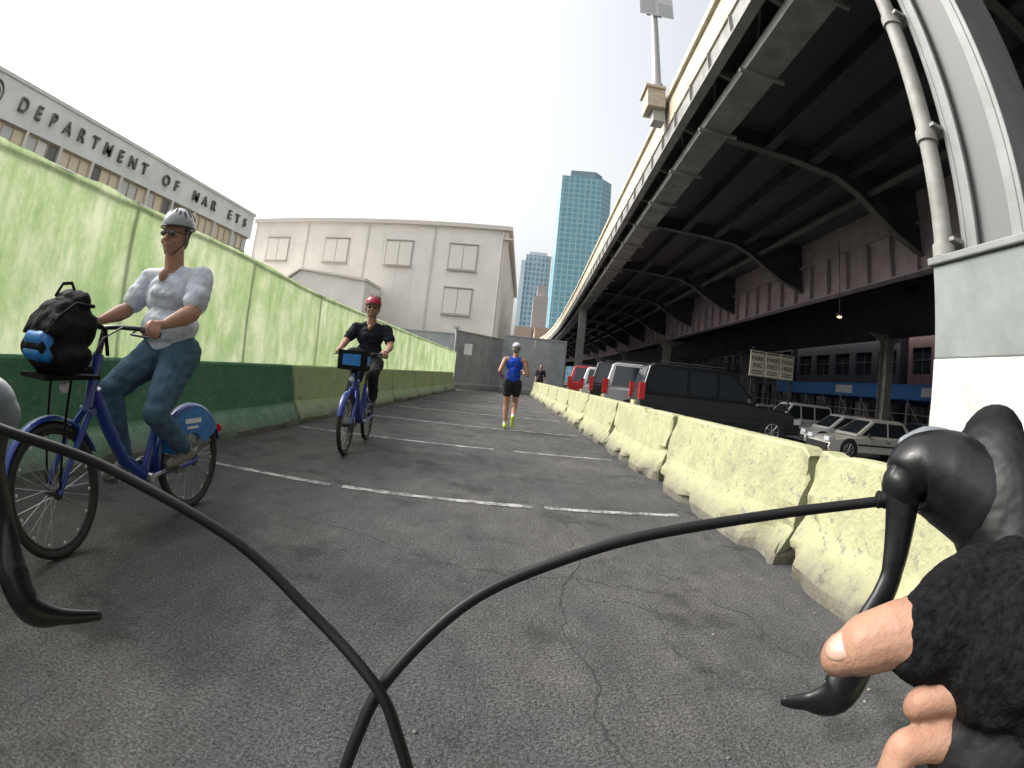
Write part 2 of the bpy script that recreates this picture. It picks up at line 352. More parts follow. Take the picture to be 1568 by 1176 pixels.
for x0 in (-20.6,-15.5,-10.6,-5.95): win(x0,9.75)
win(-6.0,6.6); win(-20.6,6.2)
b.build('shuttered_windows',[mpan,mat('shutter_frame',(.46,.42,.36),.6,var=0)],E)
b=MB(); f=lambda a,z,t:V((a,t,z)); b.prism([(-26,0),(-10.6,0),(-10.6,6.1),(-15.4,6.6),(-16.2,6.0),(-26,5.6)],f,Y-3.5,Y-.15,0)
b.prism([(-10.5,6.05),(-10.5,6.22),(-15.4,6.74),(-16.4,6.1),(-16.4,5.98),(-15.4,6.62)],f,Y-3.7,Y-.14,1); b.build('annex',[mclad,mtrim],E)
# ------------------------------------------------------------------ towers
mt1=gridmat('teal_curtain_wall',(.16,.38,.45),(.34,.50,.55),3.2,3.4,.35,.4,(.14,.34,.41))  # glass and frame colours are lifted to hold distance haze
b=MB(); f=lambda a,c,t:V((a,c,t))
b.prism([(12.5,300),(38,298),(45,305),(45,345),(12.5,345)],f,0,131,0); b.prism([(18,304),(34,302),(39,308),(39,340),(18,340)],f,131,137,1)
b.build('glass_office_tower',[mt1,mat('tower_plant_room',(.20,.27,.30),.6,var=0)])
b=MB(); b.bx(-6,12,352,375,0,88,0); b.bx(-9,-6,350,372,0,83,1); b.bx(-4,9,355,370,88,91,1); b.build('office_tower',[gridmat('blue_grey_glazing',(.24,.34,.43),(.44,.49,.52),3,3.6,.4,.6),mat('pale_stone',(.6,.61,.63),.8,var=0)])
b=MB(); b.bx(1.5,8.5,240,262,0,40,0); b.bx(3,7,243,258,40,46,0); b.bx(-6,2,235,258,0,24,1); b.build('stone_office_building',[gridmat('masonry_windows',(.2,.21,.23),(.42,.38,.35),2.2,3.2,.7,1.1),gridmat('brick_windows',(.18,.16,.15),(.44,.33,.26),2,3.2,.7,1.1)])
b=MB(); b.bx(2,11,130,150,0,14,0); b.build('brick_building',[gridmat('brick_windows_b',(.18,.15,.14),(.44,.30,.22),1.8,3.2,.7,1.0)])
# ------------------------------------------------------------------ elevated highway
E=empty('elevated_highway')
def hx(y): return float(np.interp(y,[-20,0,10,20,40,60,75,90,105,120,150,190],[2.85,2.9,3.0,3.2,3.65,3.9,3.8,3.3,2.2,.3,-5,-15]))
YS=[-16+2.5*i for i in range(50)]+[112,118,125,133,142,150,165,180]
def sweep(b,o0,o1,z0,z1,mi):
    vs=[];fs=[]
    for y in YS:
        x=hx(y)
        for o,z in((o0,z0),(o1,z0),(o1,z1),(o0,z1)): vs.append((x+o,y,z))
    for i in range(len(YS)-1):
        for j in range(4): fs.append((i*4+j,i*4+(j+1)%4,(i+1)*4+(j+1)%4,(i+1)*4+j))
    n=(len(YS)-1)*4; fs+= [(0,1,2,3),(n+3,n+2,n+1,n)]
    b.add(vs,fs,mi)
mg=mat('grey_steel_paint',(.13,.135,.13),.6,vscale=1.6,col2=(.07,.068,.062)); mgl=mat('light_grey_steel_paint',(.33,.34,.33),.6,vscale=1.8,col2=(.19,.18,.165),detail=4)
mcr=mat('cream_fascia_paint',(.62,.57,.44),.6,vscale=1.8,col2=(.42,.36,.27),detail=4); mpk=mat('faded_mauve_steel',(.42,.345,.39),.6,vscale=1.6,col2=(.27,.215,.24),detail=4); mcon=mat('deck_concrete',(.075,.075,.082),.9,var=0)
mdk=mat('shaded_underside_steel',(.048,.050,.058),.7,var=.3,vscale=1.2)  # shade under the deck is put into this darker steel colour
b=MB()
sweep(b,.02,21,7.56,7.9,4)  # deck widened to the right, extra width added to darken what lies below
sweep(b,-.06,.015,7.62,8.30,2); sweep(b,-.14,.1,8.303,8.42,2); sweep(b,.0,.25,8.423,8.85,2)
sweep(b,-.02,.04,7.1,7.615,1); sweep(b,-.1,.10,7.05,7.097,1); 
sweep(b,.72,.76,6.83,7.557,1); sweep(b,.50,.98,6.78,6.827,1); sweep(b,.35,.5,6.79,7.0,1)
for o in (2.3,3.6,4.9,6.2,9.3,10.8,12.3,13.8,16.5,18.5): sweep(b,o-.02,o+.02,7.1,7.557,5); sweep(b,o-.13,o+.13,7.06,7.097,5)
sweep(b,7.68,7.72,5.15,7.557,3); sweep(b,7.5,7.9,5.1,5.147,3); sweep(b,7.5,7.9,6.5,6.55,3)
sweep(b,15.0,15.05,5.0,7.557,5); sweep(b,14.8,15.25,4.95,4.997,5); sweep(b,20.8,21,6.9,7.557,5); sweep(b,20.8,21,7.9,9.1,4)
sweep(b,10.9,11.1,6.5,6.7,5); sweep(b,5.5,5.62,6.72,6.84,0)
b.build('deck_and_girders',[mg,mgl,mcr,mpk,mcon,mdk],E)
b=MB()
y=-12
while y<150:
    x=hx(y)
    b.bx(x+7.5,x+7.66,y-.02,y+.02,5.15,6.5,3); b.bx(x+.79,x+.97,y-.012,y+.012,6.83,7.55,1); b.bx(x-.03,x-.09,y-.01,y+.01,7.1,7.6,1)
    y+=1.3
y=-12.5; i=0
while y<150:
    x=hx(y); f=lambda a,z,t:V((x+a,t,z))
    top=[(.77,7.12),(3.2,7.05),(4.4,6.98),(5.1,6.72),(5.8,6.3),(6.6,5.9),(7.66,5.6)]
    b.prism(top+[(7.66,7.553),(.77,7.553)],f,y-.02,y+.02,5)
    for (a,z),(c,w) in zip(top[:-1],top[1:]): b.prism([(a,z-.04),(c,w-.04),(c,w-.003),(a,z-.003)],f,y-.13,y+.13,0)
    b.prism([(7.74,5.4),(9,6.3),(11,6.8),(14.9,6.9),(14.9,7.553),(7.74,7.553)],f,y-.02,y+.02,5)
    y+=7.5
y=-12.5
while y<150:
    x=hx(y); f=lambda a,z,t:V((x+a,t,z))
    b.prism([(.04,7.12),(.72,6.9),(.72,7.1),(.04,7.5)],f,y-.05,y+.05,0); b.bx(x+.25,x+1.15,y+1.7,y+1.76,6.70,6.777,1)
    b.tube([(x+.02,y,7.2),(x+.7,y+1.8,7.3)],.03,0,6)
    y+=2.5
b.build('floor_beams',[mg,mgl,mcr,mpk,mcon,mdk],E)
def isec(b,x,y,z0,z1,w,d,mi,t=.05):
    b.bx(x-w/2,x+w/2,y-d/2,y-d/2+t,z0,z1,mi); b.bx(x-w/2,x+w/2,y+d/2-t,y+d/2,z0,z1,mi); b.bx(x-t/2,x+t/2,y-d/2+t,y+d/2-t,z0,z1,mi)
b=MB()
for (cx,cy) in ((hx(39)+.6,39),(hx(76)+.6,76),(hx(39)+7.7,39),(hx(76)+7.7,76),(hx(110)+.6,110),(hx(39)+15,39),(hx(20)+15,20),(hx(76)+15,76),(hx(2)+15,2),(hx(57)+7.7,57),(hx(57)+15,57)):
    z0=gz(cx); isec(b,cx,cy,z0,5.15 if cx>hx(cy)+1 else 6.78,.55,.6,1)
    b.bx(cx-.5,cx+.5,cy-.5,cy+.5,z0,z0+.5,4)
    f=lambda a,z,t:V((cx+a,t,z)); 
    if cx>hx(cy)+1: b.prism([(.2,4.2),(.28,5.1),(1.4,5.1),(.6,4.75)],f,cy-.05,cy+.05,1); b.prism([(-.2,4.2),(-.28,5.1),(-1.4,5.1),(-.6,4.75)],f,cy-.05,cy+.05,1)
b.build('columns',[mg,mgl,mcr,mpk,mcon],E)
b=MB(); x0,x1,y0,y1=2.9,4.0,1.55,2.6
b.bx(x0,x1,y0,y1,0,1.52,1); b.bx(x0+.004,x1-.004,y0+.004,y1-.004,1.52,2.2,2); b.bx(x0-.03,x1+.03,y0-.03,y1+.03,2.2,2.26,0)
sx0,sx1,sy0,sy1=3.12,3.85,1.68,2.42
for yy in (sy0,sy1-.06): b.bx(sx0,sx1,yy,yy+.06,2.26,6.78,0)
b.bx(sx0+.10,sx0+.14,sy0+.06,sy1-.06,2.26,6.78,3)
b.bx(sx0-.0,sx0+.05,sy0+.061,sy0+.18,2.26,6.78,0); b.bx(sx0,sx0+.05,sy1-.18,sy1-.061,2.26,6.78,0)
f=lambda a,z,t:V((a,t,z)); b.prism([(sx0,6.0),(sx0,6.77),(3.0,6.77)],f,sy0,sy1,0); b.prism([(sx1,5.6),(5.2,6.9),(sx1,6.9)],f,2.0,2.1,0)
o=b.build('near_column',[mat('column_grey',(.25,.26,.26),.5,vscale=2.2,col2=(.17,.175,.17),detail=4),mat('peeling_white_paint',(.60,.60,.585),.75,vscale=6,bump=.4,bscale=18,col2=(.46,.455,.43),detail=4),mat('column_grey_green',(.25,.275,.27),.6,vscale=2.5,col2=(.17,.19,.185),detail=4),mat('column_web',(.15,.155,.155),.6,var=0)],E,bevel=.012)
b=MB(); px,py=3.0,2.53; b.tube([(px,py,2.27),(px,py,3.5),(px,py,5.2),(px+.02,py,6.3),(px+.3,py,6.72)],.085,0,16)
for z in (2.32,3.3,4.6,6.0): b.tube([(px,py,z-.05),(px,py,z+.05)],.105,0,16); b.bx(px-.02,3.2,py-.14,py+.1,z+.07,z+.10,1)
b.build('downpipe',[mat('pipe_paint',(.31,.31,.295),.6,vscale=5,col2=(.2,.19,.17)),mgl],E)
b=MB(); hy=11.0; x=hx(hy)
b.bx(x-.62,x-.16,hy-.35,hy+.35,8.05,8.62,0); b.bx(x-.68,x-.15,hy-.42,hy+.42,8.62,8.7,0); b.bx(x-.45,x-.15,hy-.2,hy+.2,7.7,8.05,1)
b.tube([(x-.3,hy,8.7),(x-.3,hy,10),(x-.3,hy,17)],[.13,.11,.07],1,12); b.tube([(x-.3,hy,8.7),(x-.3,hy,9.0)],.17,1,12)
b.tube([(x-.3,hy,16.8),(x+.8,hy,17.3),(x+2,hy,17.4)],.04,1,8); b.box((x+2.3,hy,17.4),(.8,.3,.14),1)
b.bx(x-.75,x+.25,hy-.16,hy-.14,11.6,12.6,2); b.bx(x-.70,x-.28,hy-.165,hy-.161,11.7,12.5,3); b.bx(x-.2,x+.2,hy-.165,hy-.161,11.65,12.2,3)
for z in (11.8,12.4): b.bx(x-.5,x-.05,hy-.138,hy+.13,z,z+.06,1)
b.build('street_lamp',[mat('lamp_base_box',(.50,.45,.37),.6,vscale=6,col2=(.36,.31,.25)),mat('galvanised_pole',(.38,.38,.37),.5,metal=.3,var=0),mat('sign_back',(.6,.6,.6),.5,var=0),mat('sign_grey',(.45,.46,.47),.5,var=0)])
b=MB(); b.tube([(10.3,14,4.3),(10.3,14,6.9)],.015,1,6); b.ell((10.3,14,4.25),(.16,.16,.07),1,nu=10,nv=6); b.bx(10.24,10.36,13.94,14.06,4.14,4.17,0)
b.build('pendant_lamp',[mat('amber_glow',(1,.62,.25),.5,emit=8,var=0),M_dark])
# ------------------------------------------------------------------ parking signs
b=MB(); 
for i in range(3):
    xx=9.75+i*.8; b.bx(xx,xx+.74,20,20.04,2.15,3.25,0); b.bx(xx+.05,xx+.69,19.985,19.998,3.15,3.21,1)
    for k_ in range(2): b.bx(xx+.1,xx+.64,19.985,19.998,2.36-.1*k_,2.40-.1*k_,1)
b.bx(9.7,12.2,20.045,20.1,3.25,3.31,2); b.bx(9.7,12.2,20.045,20.1,2.1,2.15,2)
for xx in (9.9,12.0): b.tube([(xx,20.08,gz(xx)),(xx,20.08,3.4)],.04,2,8)
mtx=mat('sign_text',(.07,.06,.05),.6,var=0)
SG=b.build('parking_sign',[mat('sign_cream',(.74,.72,.58),.6,var=0),mtx,M_dark])
for i in range(3):
    for j_,wd in enumerate((("PARK","ING"),("PARK","FAST"),("PARK","HERE"))[i]): glyph(wd,.27,Matrix.Translation((10.12+i*.8,19.985,2.83-.3*j_))@Matrix.Rotation(rad(90),4,'X'),mtx,SG,'text_%d_%d'%(i,j_),.004)
# ------------------------------------------------------------------ city side
def bldg(name,x,y0,y1,h,col,floors,bayw):
    b=MB(); b.bx(x+.25,x+16,y0,y1,-.5,h,0); b.bx(x-.05,x+16.1,y0-.05,y1+.05,h,h+.4,2)
    fh=h/floors; n=int((y1-y0)/bayw)
    for fl in range(floors):
        z0=fl*fh+.9 if fl else -.4
        for i in range(n+1):
            yy=y0+(y1-y0)*i/n; b.bx(x,x+.25,max(y0,yy-.45),min(y1,yy+.45),z0,(fl+1)*fh-.5,0)
        b.bx(x,x+.25,y0,y1,(fl+1)*fh-.5,(fl+1)*fh+.9 if fl<floors-1 else h,0)
        for i in range(n):
            ya=y0+(y1-y0)*i/n+.45; yb=y0+(y1-y0)*(i+1)/n-.45
            b.bx(x+.2,x+.24,ya,yb,z0,(fl+1)*fh-.5,1); b.bx(x+.16,x+.199,(ya+yb)/2-.03,(ya+yb)/2+.03,z0,(fl+1)*fh-.5,3); b.bx(x+.15,x+.198,ya,yb,z0+fh*.3,z0+fh*.3+.06,3)
    b.build(name,[mat('wall_'+str(y0),col,.85,var=.15,vscale=2),M_glassd,mat('stone_cornice',(.14,.135,.13),.8,var=0),mat('sash',(.10,.09,.085),.6,var=0)])
bldg('brick_building',27,12,27,13,(.20,.125,.125),4,2.6)
bldg('office_building',27,28,44,16,(.065,.062,.072),5,2.8)  # walls from here on carry the highway's shade in their dark colours
bldg('office_building',27,45,66,14,(.05,.047,.055),4,2.6)
bldg('brick_building',26,67,95,18,(.06,.045,.045),5,2.8)
bldg('office_building',24,96,128,20,(.09,.08,.075),6,2.8)
bldg('brick_building',28,-12,11,14,(.15,.11,.1),4,2.6)
b=MB(); b.bx(21.5,26.8,14,38,2.1,2.3,0); b.bx(21.4,21.5,14,38,2.15,2.95,0)
yy=14.2
while yy<38:
    for xx in (21.6,24,26.5): b.tube([(xx,yy,-.5),(xx,yy,2.1)],.04,1,6)
    b.tube([(21.6,yy,-.3),(21.6,min(38,yy+2.4),2.0)],.02,1,5); yy+=2.4
for z in (.4,1.3): b.tube([(21.6,14.2,z),(21.6,38,z)],.025,1,6)
b.bx(21.36,21.395,17,20,2.3,2.8,2); b.bx(21.36,21.395,27,29,2.3,2.8,2)
b.build('sidewalk_shed',[mat('blue_plywood',(.04,.17,.50),.6,var=0),mat('scaffold_pipe',(.3,.33,.38),.5,var=0),mat('white_panel',(.6,.62,.66),.6,var=0)])
b=MB()
yy=40
while yy<92:
    for xx in (22.5,24): b.tube([(xx,yy,-.5),(xx,yy,7)],.05,0,6)
    yy+=2.6
for z in (1.9,4.0,6.1): b.bx(22.4,24.1,40,92,z,z+.06,1); b.tube([(22.5,40,z+1),(22.5,92,z+1)],.03,0,6)
b.build('scaffolding',[mat('scaffold_pipe',(.3,.33,.38),.5),mat('scaffold_boards',(.12,.16,.22),.8,var=0)])
b=MB()
for z in (.2,1.0,1.8): b.tube([(6,36,z-.3),(19,33,z-.5)],.02,0,6)
for i in range(14):
    xx=6+i; b.tube([(xx,36-.23*i,-.5),(xx,36-.23*i,1.7)],.03,0,6)
b.bx(14.5,16.5,33.3,33.36,.6,1.6,1); b.bx(9,10.2,34.8,34.85,.7,1.5,2)
b.build('lot_fence',[mat('scaffold_pipe',(.3,.33,.38),.5),mat('orange_notice',(.6,.2,.06),.6,var=0),mat('white_panel',(.6,.62,.66),.6)])
# ------------------------------------------------------------------ cars
def car(name,kind,col,loc,ang,L=4.5,W=1.8,H=1.75):
    E=empty(name,TR(loc,ang)); P=mat('car_paint_%s'%name+str(col),col,.3,metal=.2,var=0,coat=.6)
    h=H; b=MB(); w=W/2
    bel=.56*h
    if kind=='suv': low=[(0,.35),(.03,.7),(.02,bel),(L*.62,bel),(L*.66,bel-.02),(L*.92,bel-.12),(L*.985,bel-.25),(L,.45),(L-.05,.3),(.05,.3)]; gh=[(.03,bel),(.22,h-.08),(.35,h-.02),(L*.5,h),(L*.55,h-.05),(L*.70,bel)]
    else: low=[(0,.4),(.02,.75),(.06,bel),(.7,bel+.04),(L*.7,bel),(L*.93,bel-.13),(L*.99,bel-.25),(L,.4),(L-.05,.25),(.05,.25)]; gh=[(.55,bel),(1.15,h-.06),(1.4,h),(L*.52,h),(L*.57,h-.04),(L*.76,bel)]
    def side(a,z,t): return V((a-L/2,t,z))
    b.prism(low,side,-w,w,0)
    n=len(gh); vs=[]
    for sgn in(-1,1):
        for a,z in gh:
            k_=(z-bel)/(h-bel); vs.append(V((a-L/2,sgn*(w-.05-.20*k_),z)))
    b.add(vs,[tuple(range(n)),tuple(range(2*n-1,n-1,-1))]+[(i,i+n,(i+1)%n+n,(i+1)%n) for i in range(n)],0)
    b.build('body',[P],E,bevel=.04,seg=3)
    b=MB()
    def pane(pts,sgn):
        vs=[]
        for a,z in pts:
            k_=(z-bel)/(h-bel); vs.append(V((a-L/2,sgn*(w-.05-.20*k_+.006),z)))
        vs+= [v-V((0,sgn*.012,0)) for v in vs]; m=len(pts); b.add(vs,[tuple(range(m)),tuple(range(2*m-1,m-1,-1))]+[(i,i+m,(i+1)%m+m,(i+1)%m) for i in range(m)],0)
    za,zb=bel+.05,h-.12
    for sgn in(-1,1):
        if kind=='suv':
            pane([(.22,za),(.32,zb),(1.2,zb),(1.2,za)],sgn); pane([(1.28,za),(1.28,zb),(2.0,zb),(2.0,za)],sgn); pane([(2.08,za),(2.08,zb),(L*.55-.02,zb),(L*.66,za)],sgn)
        else:
            pane([(.95,za),(1.25,zb),(1.95,zb),(1.95,za)],sgn); pane([(2.03,za),(2.03,zb),(L*.57-.05,zb),(L*.7,za)],sgn)
    def quad(p):
        d=V((p[1]-p[0])).cross(p[2]-p[0]).normalized()*.006; vs=[q+d for q in p]+[q-d for q in p]; b.add(vs,[(0,1,2,3),(7,6,5,4),(0,4,5,1),(1,5,6,2),(2,6,7,3),(3,7,4,0)],0)
    r0,r1=gh[0],gh[1]; g0,g1=gh[-1],gh[-2]
    for (A,B) in((r0,r1),(g0,g1)):
        q=[]
        for tt,ss in((.15,-1),(.15,1),(.9,1),(.9,-1)):
            a=A[0]+(B[0]-A[0])*tt; z=A[1]+(B[1]-A[1])*tt; q.append(V((a-L/2+(-.004 if A is r0 else .004),ss*(w-.15-.2*tt),z+.004)))
        quad(q)
    b.build('windows',[M_glassd],E)
    b=MB()
    for a in(.19*L,.81*L):
        for sgn in(-1,1):
            b.tube([(a-L/2,sgn*(w-.2),.34),(a-L/2,sgn*(w+.003),.34)],.38,2,28)
            b.torus((a-L/2,sgn*(w-.07),.34),.265,.08,0,n=32); b.tube([(a-L/2,sgn*(w-.1),.34),(a-L/2,sgn*(w+.006),.34)],.20,2,20)
            b.torus((a-L/2,sgn*(w+.004),.34),.20,.012,1,n=28,k=6); b.tube([(a-L/2,sgn*(w),.34),(a-L/2,sgn*(w+.02),.34)],.045,1,12)
            for j in range(7):
                an=j*2*math.pi/7; b.tube([(a-L/2,sgn*(w+.010),.34),(a-L/2+.2*math.cos(an),sgn*(w+.010),.34+.2*math.sin(an))],.017,1,6)
    b.build('wheels',[M_black,M_steel,M_dark],E)
    b=MB()
    for sgn in(-1,1):
        if kind=='suv': b.bx(-L/2-.02,-L/2+.12,min(sgn*(w-.2),sgn*(w+.008)),max(sgn*(w-.2),sgn*(w+.008)),.82,bel+.25,0)
        else: b.bx(-L/2-.012,-L/2+.1,min(sgn*(w-.4),sgn*(w+.006)),max(sgn*(w-.4),sgn*(w+.006)),.6,.78,0)
        b.bx(L/2-.22,L/2-.0,min(sgn*(w-.4),sgn*(w+.004)),max(sgn*(w-.4),sgn*(w+.004)),.58,.72,1)
        b.bx(L*.64-L/2-.05,L*.64-L/2+.05,min(sgn*w,sgn*(w+.15)),max(sgn*w,sgn*(w+.15)),bel+.02,bel+.13,2)
        b.bx(L*.27-L/2,L*.73-L/2,min(sgn*w,sgn*(w+.012)),max(sgn*w,sgn*(w+.012)),.5,.56,2)
        for aa in (1.24,2.05,L*.6): b.bx(aa-L/2-.004,aa-L/2+.004,min(sgn*w,sgn*(w+.003)),max(sgn*w,sgn*(w+.003)),.4,bel-.03,2)
        for aa in (1.1,1.9): b.bx(aa-L/2,aa-L/2+.14,min(sgn*w,sgn*(w+.02)),max(sgn*w,sgn*(w+.02)),bel-.14,bel-.1,2)
        if kind=='suv': b.tube([(.5-L/2,sgn*(w-.3),h+.03),(L*.5-L/2,sgn*(w-.3),h+.05)],.02,2,6)
    b.bx(-L/2-.03,-L/2+.05,-.27,.27,.62,.76,3); b.bx(-L/2-.08,-L/2+.2,-w+.05,w-.05,.32,.56,2); b.bx(L/2-.15,L/2+.05,-w+.05,w-.05,.3,.5,2)
    b.build('lights_and_trim',[mat('tail_light_red',(.55,.02,.02),.2,coat=.5,var=0),mat('headlamp',(.6,.62,.65),.15,var=0),mat('black_trim',(.025,.025,.025),.5,var=0),mat('plate',(.6,.55,.3),.5,var=0)],E)
car('parked_suv','suv',(.012,.013,.015),(5.15,12.5,0),-4,L=4.5)
car('parked_suv','suv',(.42,.43,.44),(4.75,15.4,0),-8,L=4.4,H=1.8)
car('parked_suv','suv',(.015,.016,.02),(4.75,18.2,0),-8,L=4.5,H=1.9)
car('parked_suv','suv',(.6,.6,.6),(4.7,21.0,0),-8,L=4.4,H=1.75)
car('parked_suv','suv',(.40,.02,.025),(4.45,24.0,0),-8,L=4.4,H=1.85)
car('parked_suv','suv',(.02,.02,.02),(4.9,27,0),-8,L=4.4,H=1.8)
car('parked_car','sedan',(.6,.585,.53),(12.4,14.2,-.5),172,L=4.6,H=1.42)
car('parked_car','sedan',(.7,.7,.7),(13.4,17.4,-.5),172,L=4.5,H=1.42)
car('parked_suv','suv',(.72,.72,.72),(12.6,20.8,-.5),178,L=4.5,H=1.7)
car('parked_car','sedan',(.05,.05,.06),(17.5,16.2,-.5),172,L=4.6,H=1.42)
car('parked_car','sedan',(.3,.04,.04),(18.5,22,-.5),172,L=4.6,H=1.42)
car('parked_car','sedan',(.35,.36,.4),(13,25,-.5),175,L=4.6,H=1.45)
car('parked_suv','suv',(.1,.1,.12),(12.5,30,-.5),175,L=4.6,H=1.7)
# ------------------------------------------------------------------ humans
SK=mat('skin',(.40,.215,.145),.55,var=.08,vscale=12)
class Fig:
    def __init__(s): s.p=[]
    def cap(s,a,b,ra,rb,l): s.p.append(('c',V(a),V(b),ra,rb,l))
    def chain(s,pts,rs,l):
        for i in range(len(pts)-1): s.cap(pts[i],pts[i+1],rs[i],rs[i+1],l)
    def ell(s,c,r,l,rot=None): s.p.append(('e',V(c),V(r),rot or Matrix.Identity(3),0,l))
    def build(s,name,voxel,mats,mw=None,smooth=4,fold=0):
        b=MB()
        for p in s.p:
            if p[0]=='c':
                if (p[2]-p[1]).length<1e-4: continue
                b.tube([p[1],p[2]],[p[3],p[4]],0,14,round_ends=True)
            else: b.ell(p[1],p[2],0,p[3])
        o=b.build(name+'_tmp',[])
        r=o.modifiers.new('r','REMESH'); r.mode='VOXEL'; r.voxel_size=voxel; r.use_smooth_shade=True
        sm=o.modifiers.new('s','SMOOTH'); sm.factor=.5; sm.iterations=smooth
        dg=bpy.context.evaluated_depsgraph_get(); dg.update(); me=bpy.data.meshes.new_from_object(o.evaluated_get(dg)); bpy.data.objects.remove(o)
        me.materials.clear(); labs=list(mats.keys())
        for l in labs: me.materials.append(mats[l])
        nf=len(me.polygons); C=np.zeros(nf*3); me.polygons.foreach_get('center',C); C=C.reshape(-1,3); best=np.full(nf,1e9); idx=np.zeros(nf,dtype=np.int32)
        for p in s.p:
            if p[0]=='c':
                a=np.array(p[1]);d=np.array(p[2])-a; t=np.clip(((C-a)@d)/max(1e-9,d@d),0,1); D=np.linalg.norm(C-a-t[:,None]*d,axis=1)-(p[3]+(p[4]-p[3])*t)
            else:
                R=np.array(p[3]); q=(C-np.array(p[1]))@R; rr=np.array(p[2]); k_=np.linalg.norm(q/rr,axis=1); D=(k_-1)*np.linalg.norm(q,axis=1)/np.maximum(k_,1e-6)
            m=D<best; best[m]=D[m]; idx[m]=labs.index(p[5])
        me.polygons.foreach_set('material_index',idx); me.polygons.foreach_set('use_smooth',np.ones(nf,dtype=bool))
        if fold>0:
            cl={labs.index(l) for l in labs if l in('shirt','pants','shorts')}; cv=set(); other=set()
            for p in me.polygons: (cv if p.material_index in cl else other).update(p.vertices)
            nrm=[v.normal.copy() for v in me.vertices]
            for vi in cv-other:
                v=me.vertices[vi]; c=v.co.copy(); v.co=c+nrm[vi]*fold*(noise.noise(V((c.x*9,c.y*9,c.z*22)))+.6*noise.noise(V((c.x*24+c.z*10,c.y*20,c.z*18))))
        q=bpy.data.objects.new(name,me); scene.collection.objects.link(q)
        if mw is not None: q.matrix_world=mw
        return q
def ik(h,a,l1,l2,fwd):
    h=V(h);a=V(a); d=a-h; D=min(d.length,(l1+l2)*.998); u=d.normalized(); x=(l1*l1-l2*l2+D*D)/(2*D); y=math.sqrt(max(0,l1*l1-x*x)); f=V(fwd); f=(f-u*f.dot(u)).normalized(); return h+u*x+f*y
def head(F,c,fw,up=(0,0,1),hair=True,s=1.0):
    c=V(c); f=V(fw).normalized(); u=V(up); u=(u-f*u.dot(f)).normalized(); l=u.cross(f); R=Matrix((f,l,u)).transposed()
    P=lambda a,b_,d:c+R@V((a*s,b_*s,d*s))
    F.ell(P(-.005,0,.02),(.092*s,.074*s,.095*s),'skin',R); F.ell(P(.025,0,-.045),(.062*s,.056*s,.07*s),'skin',R)
    F.ell(P(.055,0,-.088),(.026*s,.028*s,.02*s),'skin',R)
    F.cap(P(.085,0,.01),P(.105,0,-.028),.009*s,.014*s,'skin'); F.ell(P(.098,.011,-.032),(.01*s,.008*s,.008*s),'skin',R); F.ell(P(.098,-.011,-.032),(.01*s,.008*s,.008*s),'skin',R)
    for g in(-1,1):
        F.ell(P(-.002,g*.075,-.012),(.018*s,.009*s,.03*s),'skin',R); F.cap(P(.082,g*.014,.022),P(.072,g*.048,.022),.008*s,.007*s,'skin')
        F.ell(P(.081,g*.031,.002),(.010*s,.014*s,.007*s),'eye',R); F.ell(P(.06,g*.042,-.035),(.025*s,.02*s,.022*s),'skin',R)
    F.ell(P(.084,0,-.062),(.008*s,.024*s,.005*s),'lip',R)
    if hair: F.ell(P(-.022,0,.02),(.088*s,.080*s,.090*s),'hair',R); F.ell(P(-.05,0,-.03),(.05*s,.066*s,.06*s),'hair',R)
    return R,P
def grip(F,wrist,c,axis,rb,lab='skin',thumbside=1,s=1.0,over=(0,0,1)):
    c=V(c);wr=V(wrist);a=V(axis).normalized(); w=(wr-c); w=(w-a*w.dot(a)).normalized(); n=V(over); n=(n-a*n.dot(a)-w*n.dot(w)).normalized()
    def P(off,ph,rr): ph=rad(ph); return c+a*off+(w*math.cos(ph)+n*math.sin(ph))*rr
    F.cap(wr,P(-.012,30,rb+.026),.024*s,.023*s,lab); F.cap(wr,P(.016,30,rb+.026),.022*s,.02*s,lab); F.cap(P(-.026,45,rb+.016),P(.026,45,rb+.016),.015*s,.014*s,lab)
    for i,(off,ln) in enumerate(((.033,.92),(.011,1.05),(-.011,1.0),(-.032,.85))):
        o=off*thumbside
        pts=[P(o,62,rb+.018),P(o,62+55*ln,rb+.012),P(o,62+110*ln,rb+.009),P(o,62+165*ln,rb+.008)]; F.chain(pts,[.0105*s,.0095*s,.0088*s,.0078*s],lab)
    F.chain([P(.03*thumbside,10,rb+.024),P(.048*thumbside,-45,rb+.014),P(.045*thumbside,-95,rb+.010),P(.036*thumbside,-135,rb+.010)],[.014*s,.012*s,.011*s,.009*s],lab)
def relaxed(F,wr,el,pn,thumb,s=1.0,curl=35,lab='skin'):
    wr=V(wr); d=(wr-V(el)).normalized(); t=V(thumb); t=(t-d*t.dot(d)).normalized(); n=V(pn); n=(n-d*n.dot(d)-t*n.dot(t)).normalized()
    F.cap(wr,wr+d*.075*s+t*.022*s,.02*s,.016*s,lab); F.cap(wr,wr+d*.07*s-t*.022*s,.019*s,.014*s,lab); F.cap(wr+d*.04*s-t*.01,wr+d*.075*s+t*.005,.018*s,.016*s,lab)
    for off,ln in((.03,.9),(.01,1.0),(-.01,.94),(-.029,.76)):
        p=wr+d*.08*s+t*off*s; pts=[p]; an=0
        for k_,seg in enumerate((.04,.028,.02)):
            an+=rad(curl)*(.6+.3*k_); p=p+(d*math.cos(an)+n*math.sin(an))*seg*ln*s; pts.append(p)
        F.chain(pts,[.0098*s,.009*s,.0082*s,.0072*s],lab)
    F.chain([wr+d*.02*s+t*.015*s,wr+d*.05*s+t*.042*s+n*.01,wr+d*.078*s+t*.048*s+n*.022,wr+d*.098*s+t*.04*s+n*.032],[.014*s,.0125*s,.011*s,.009*s],lab)
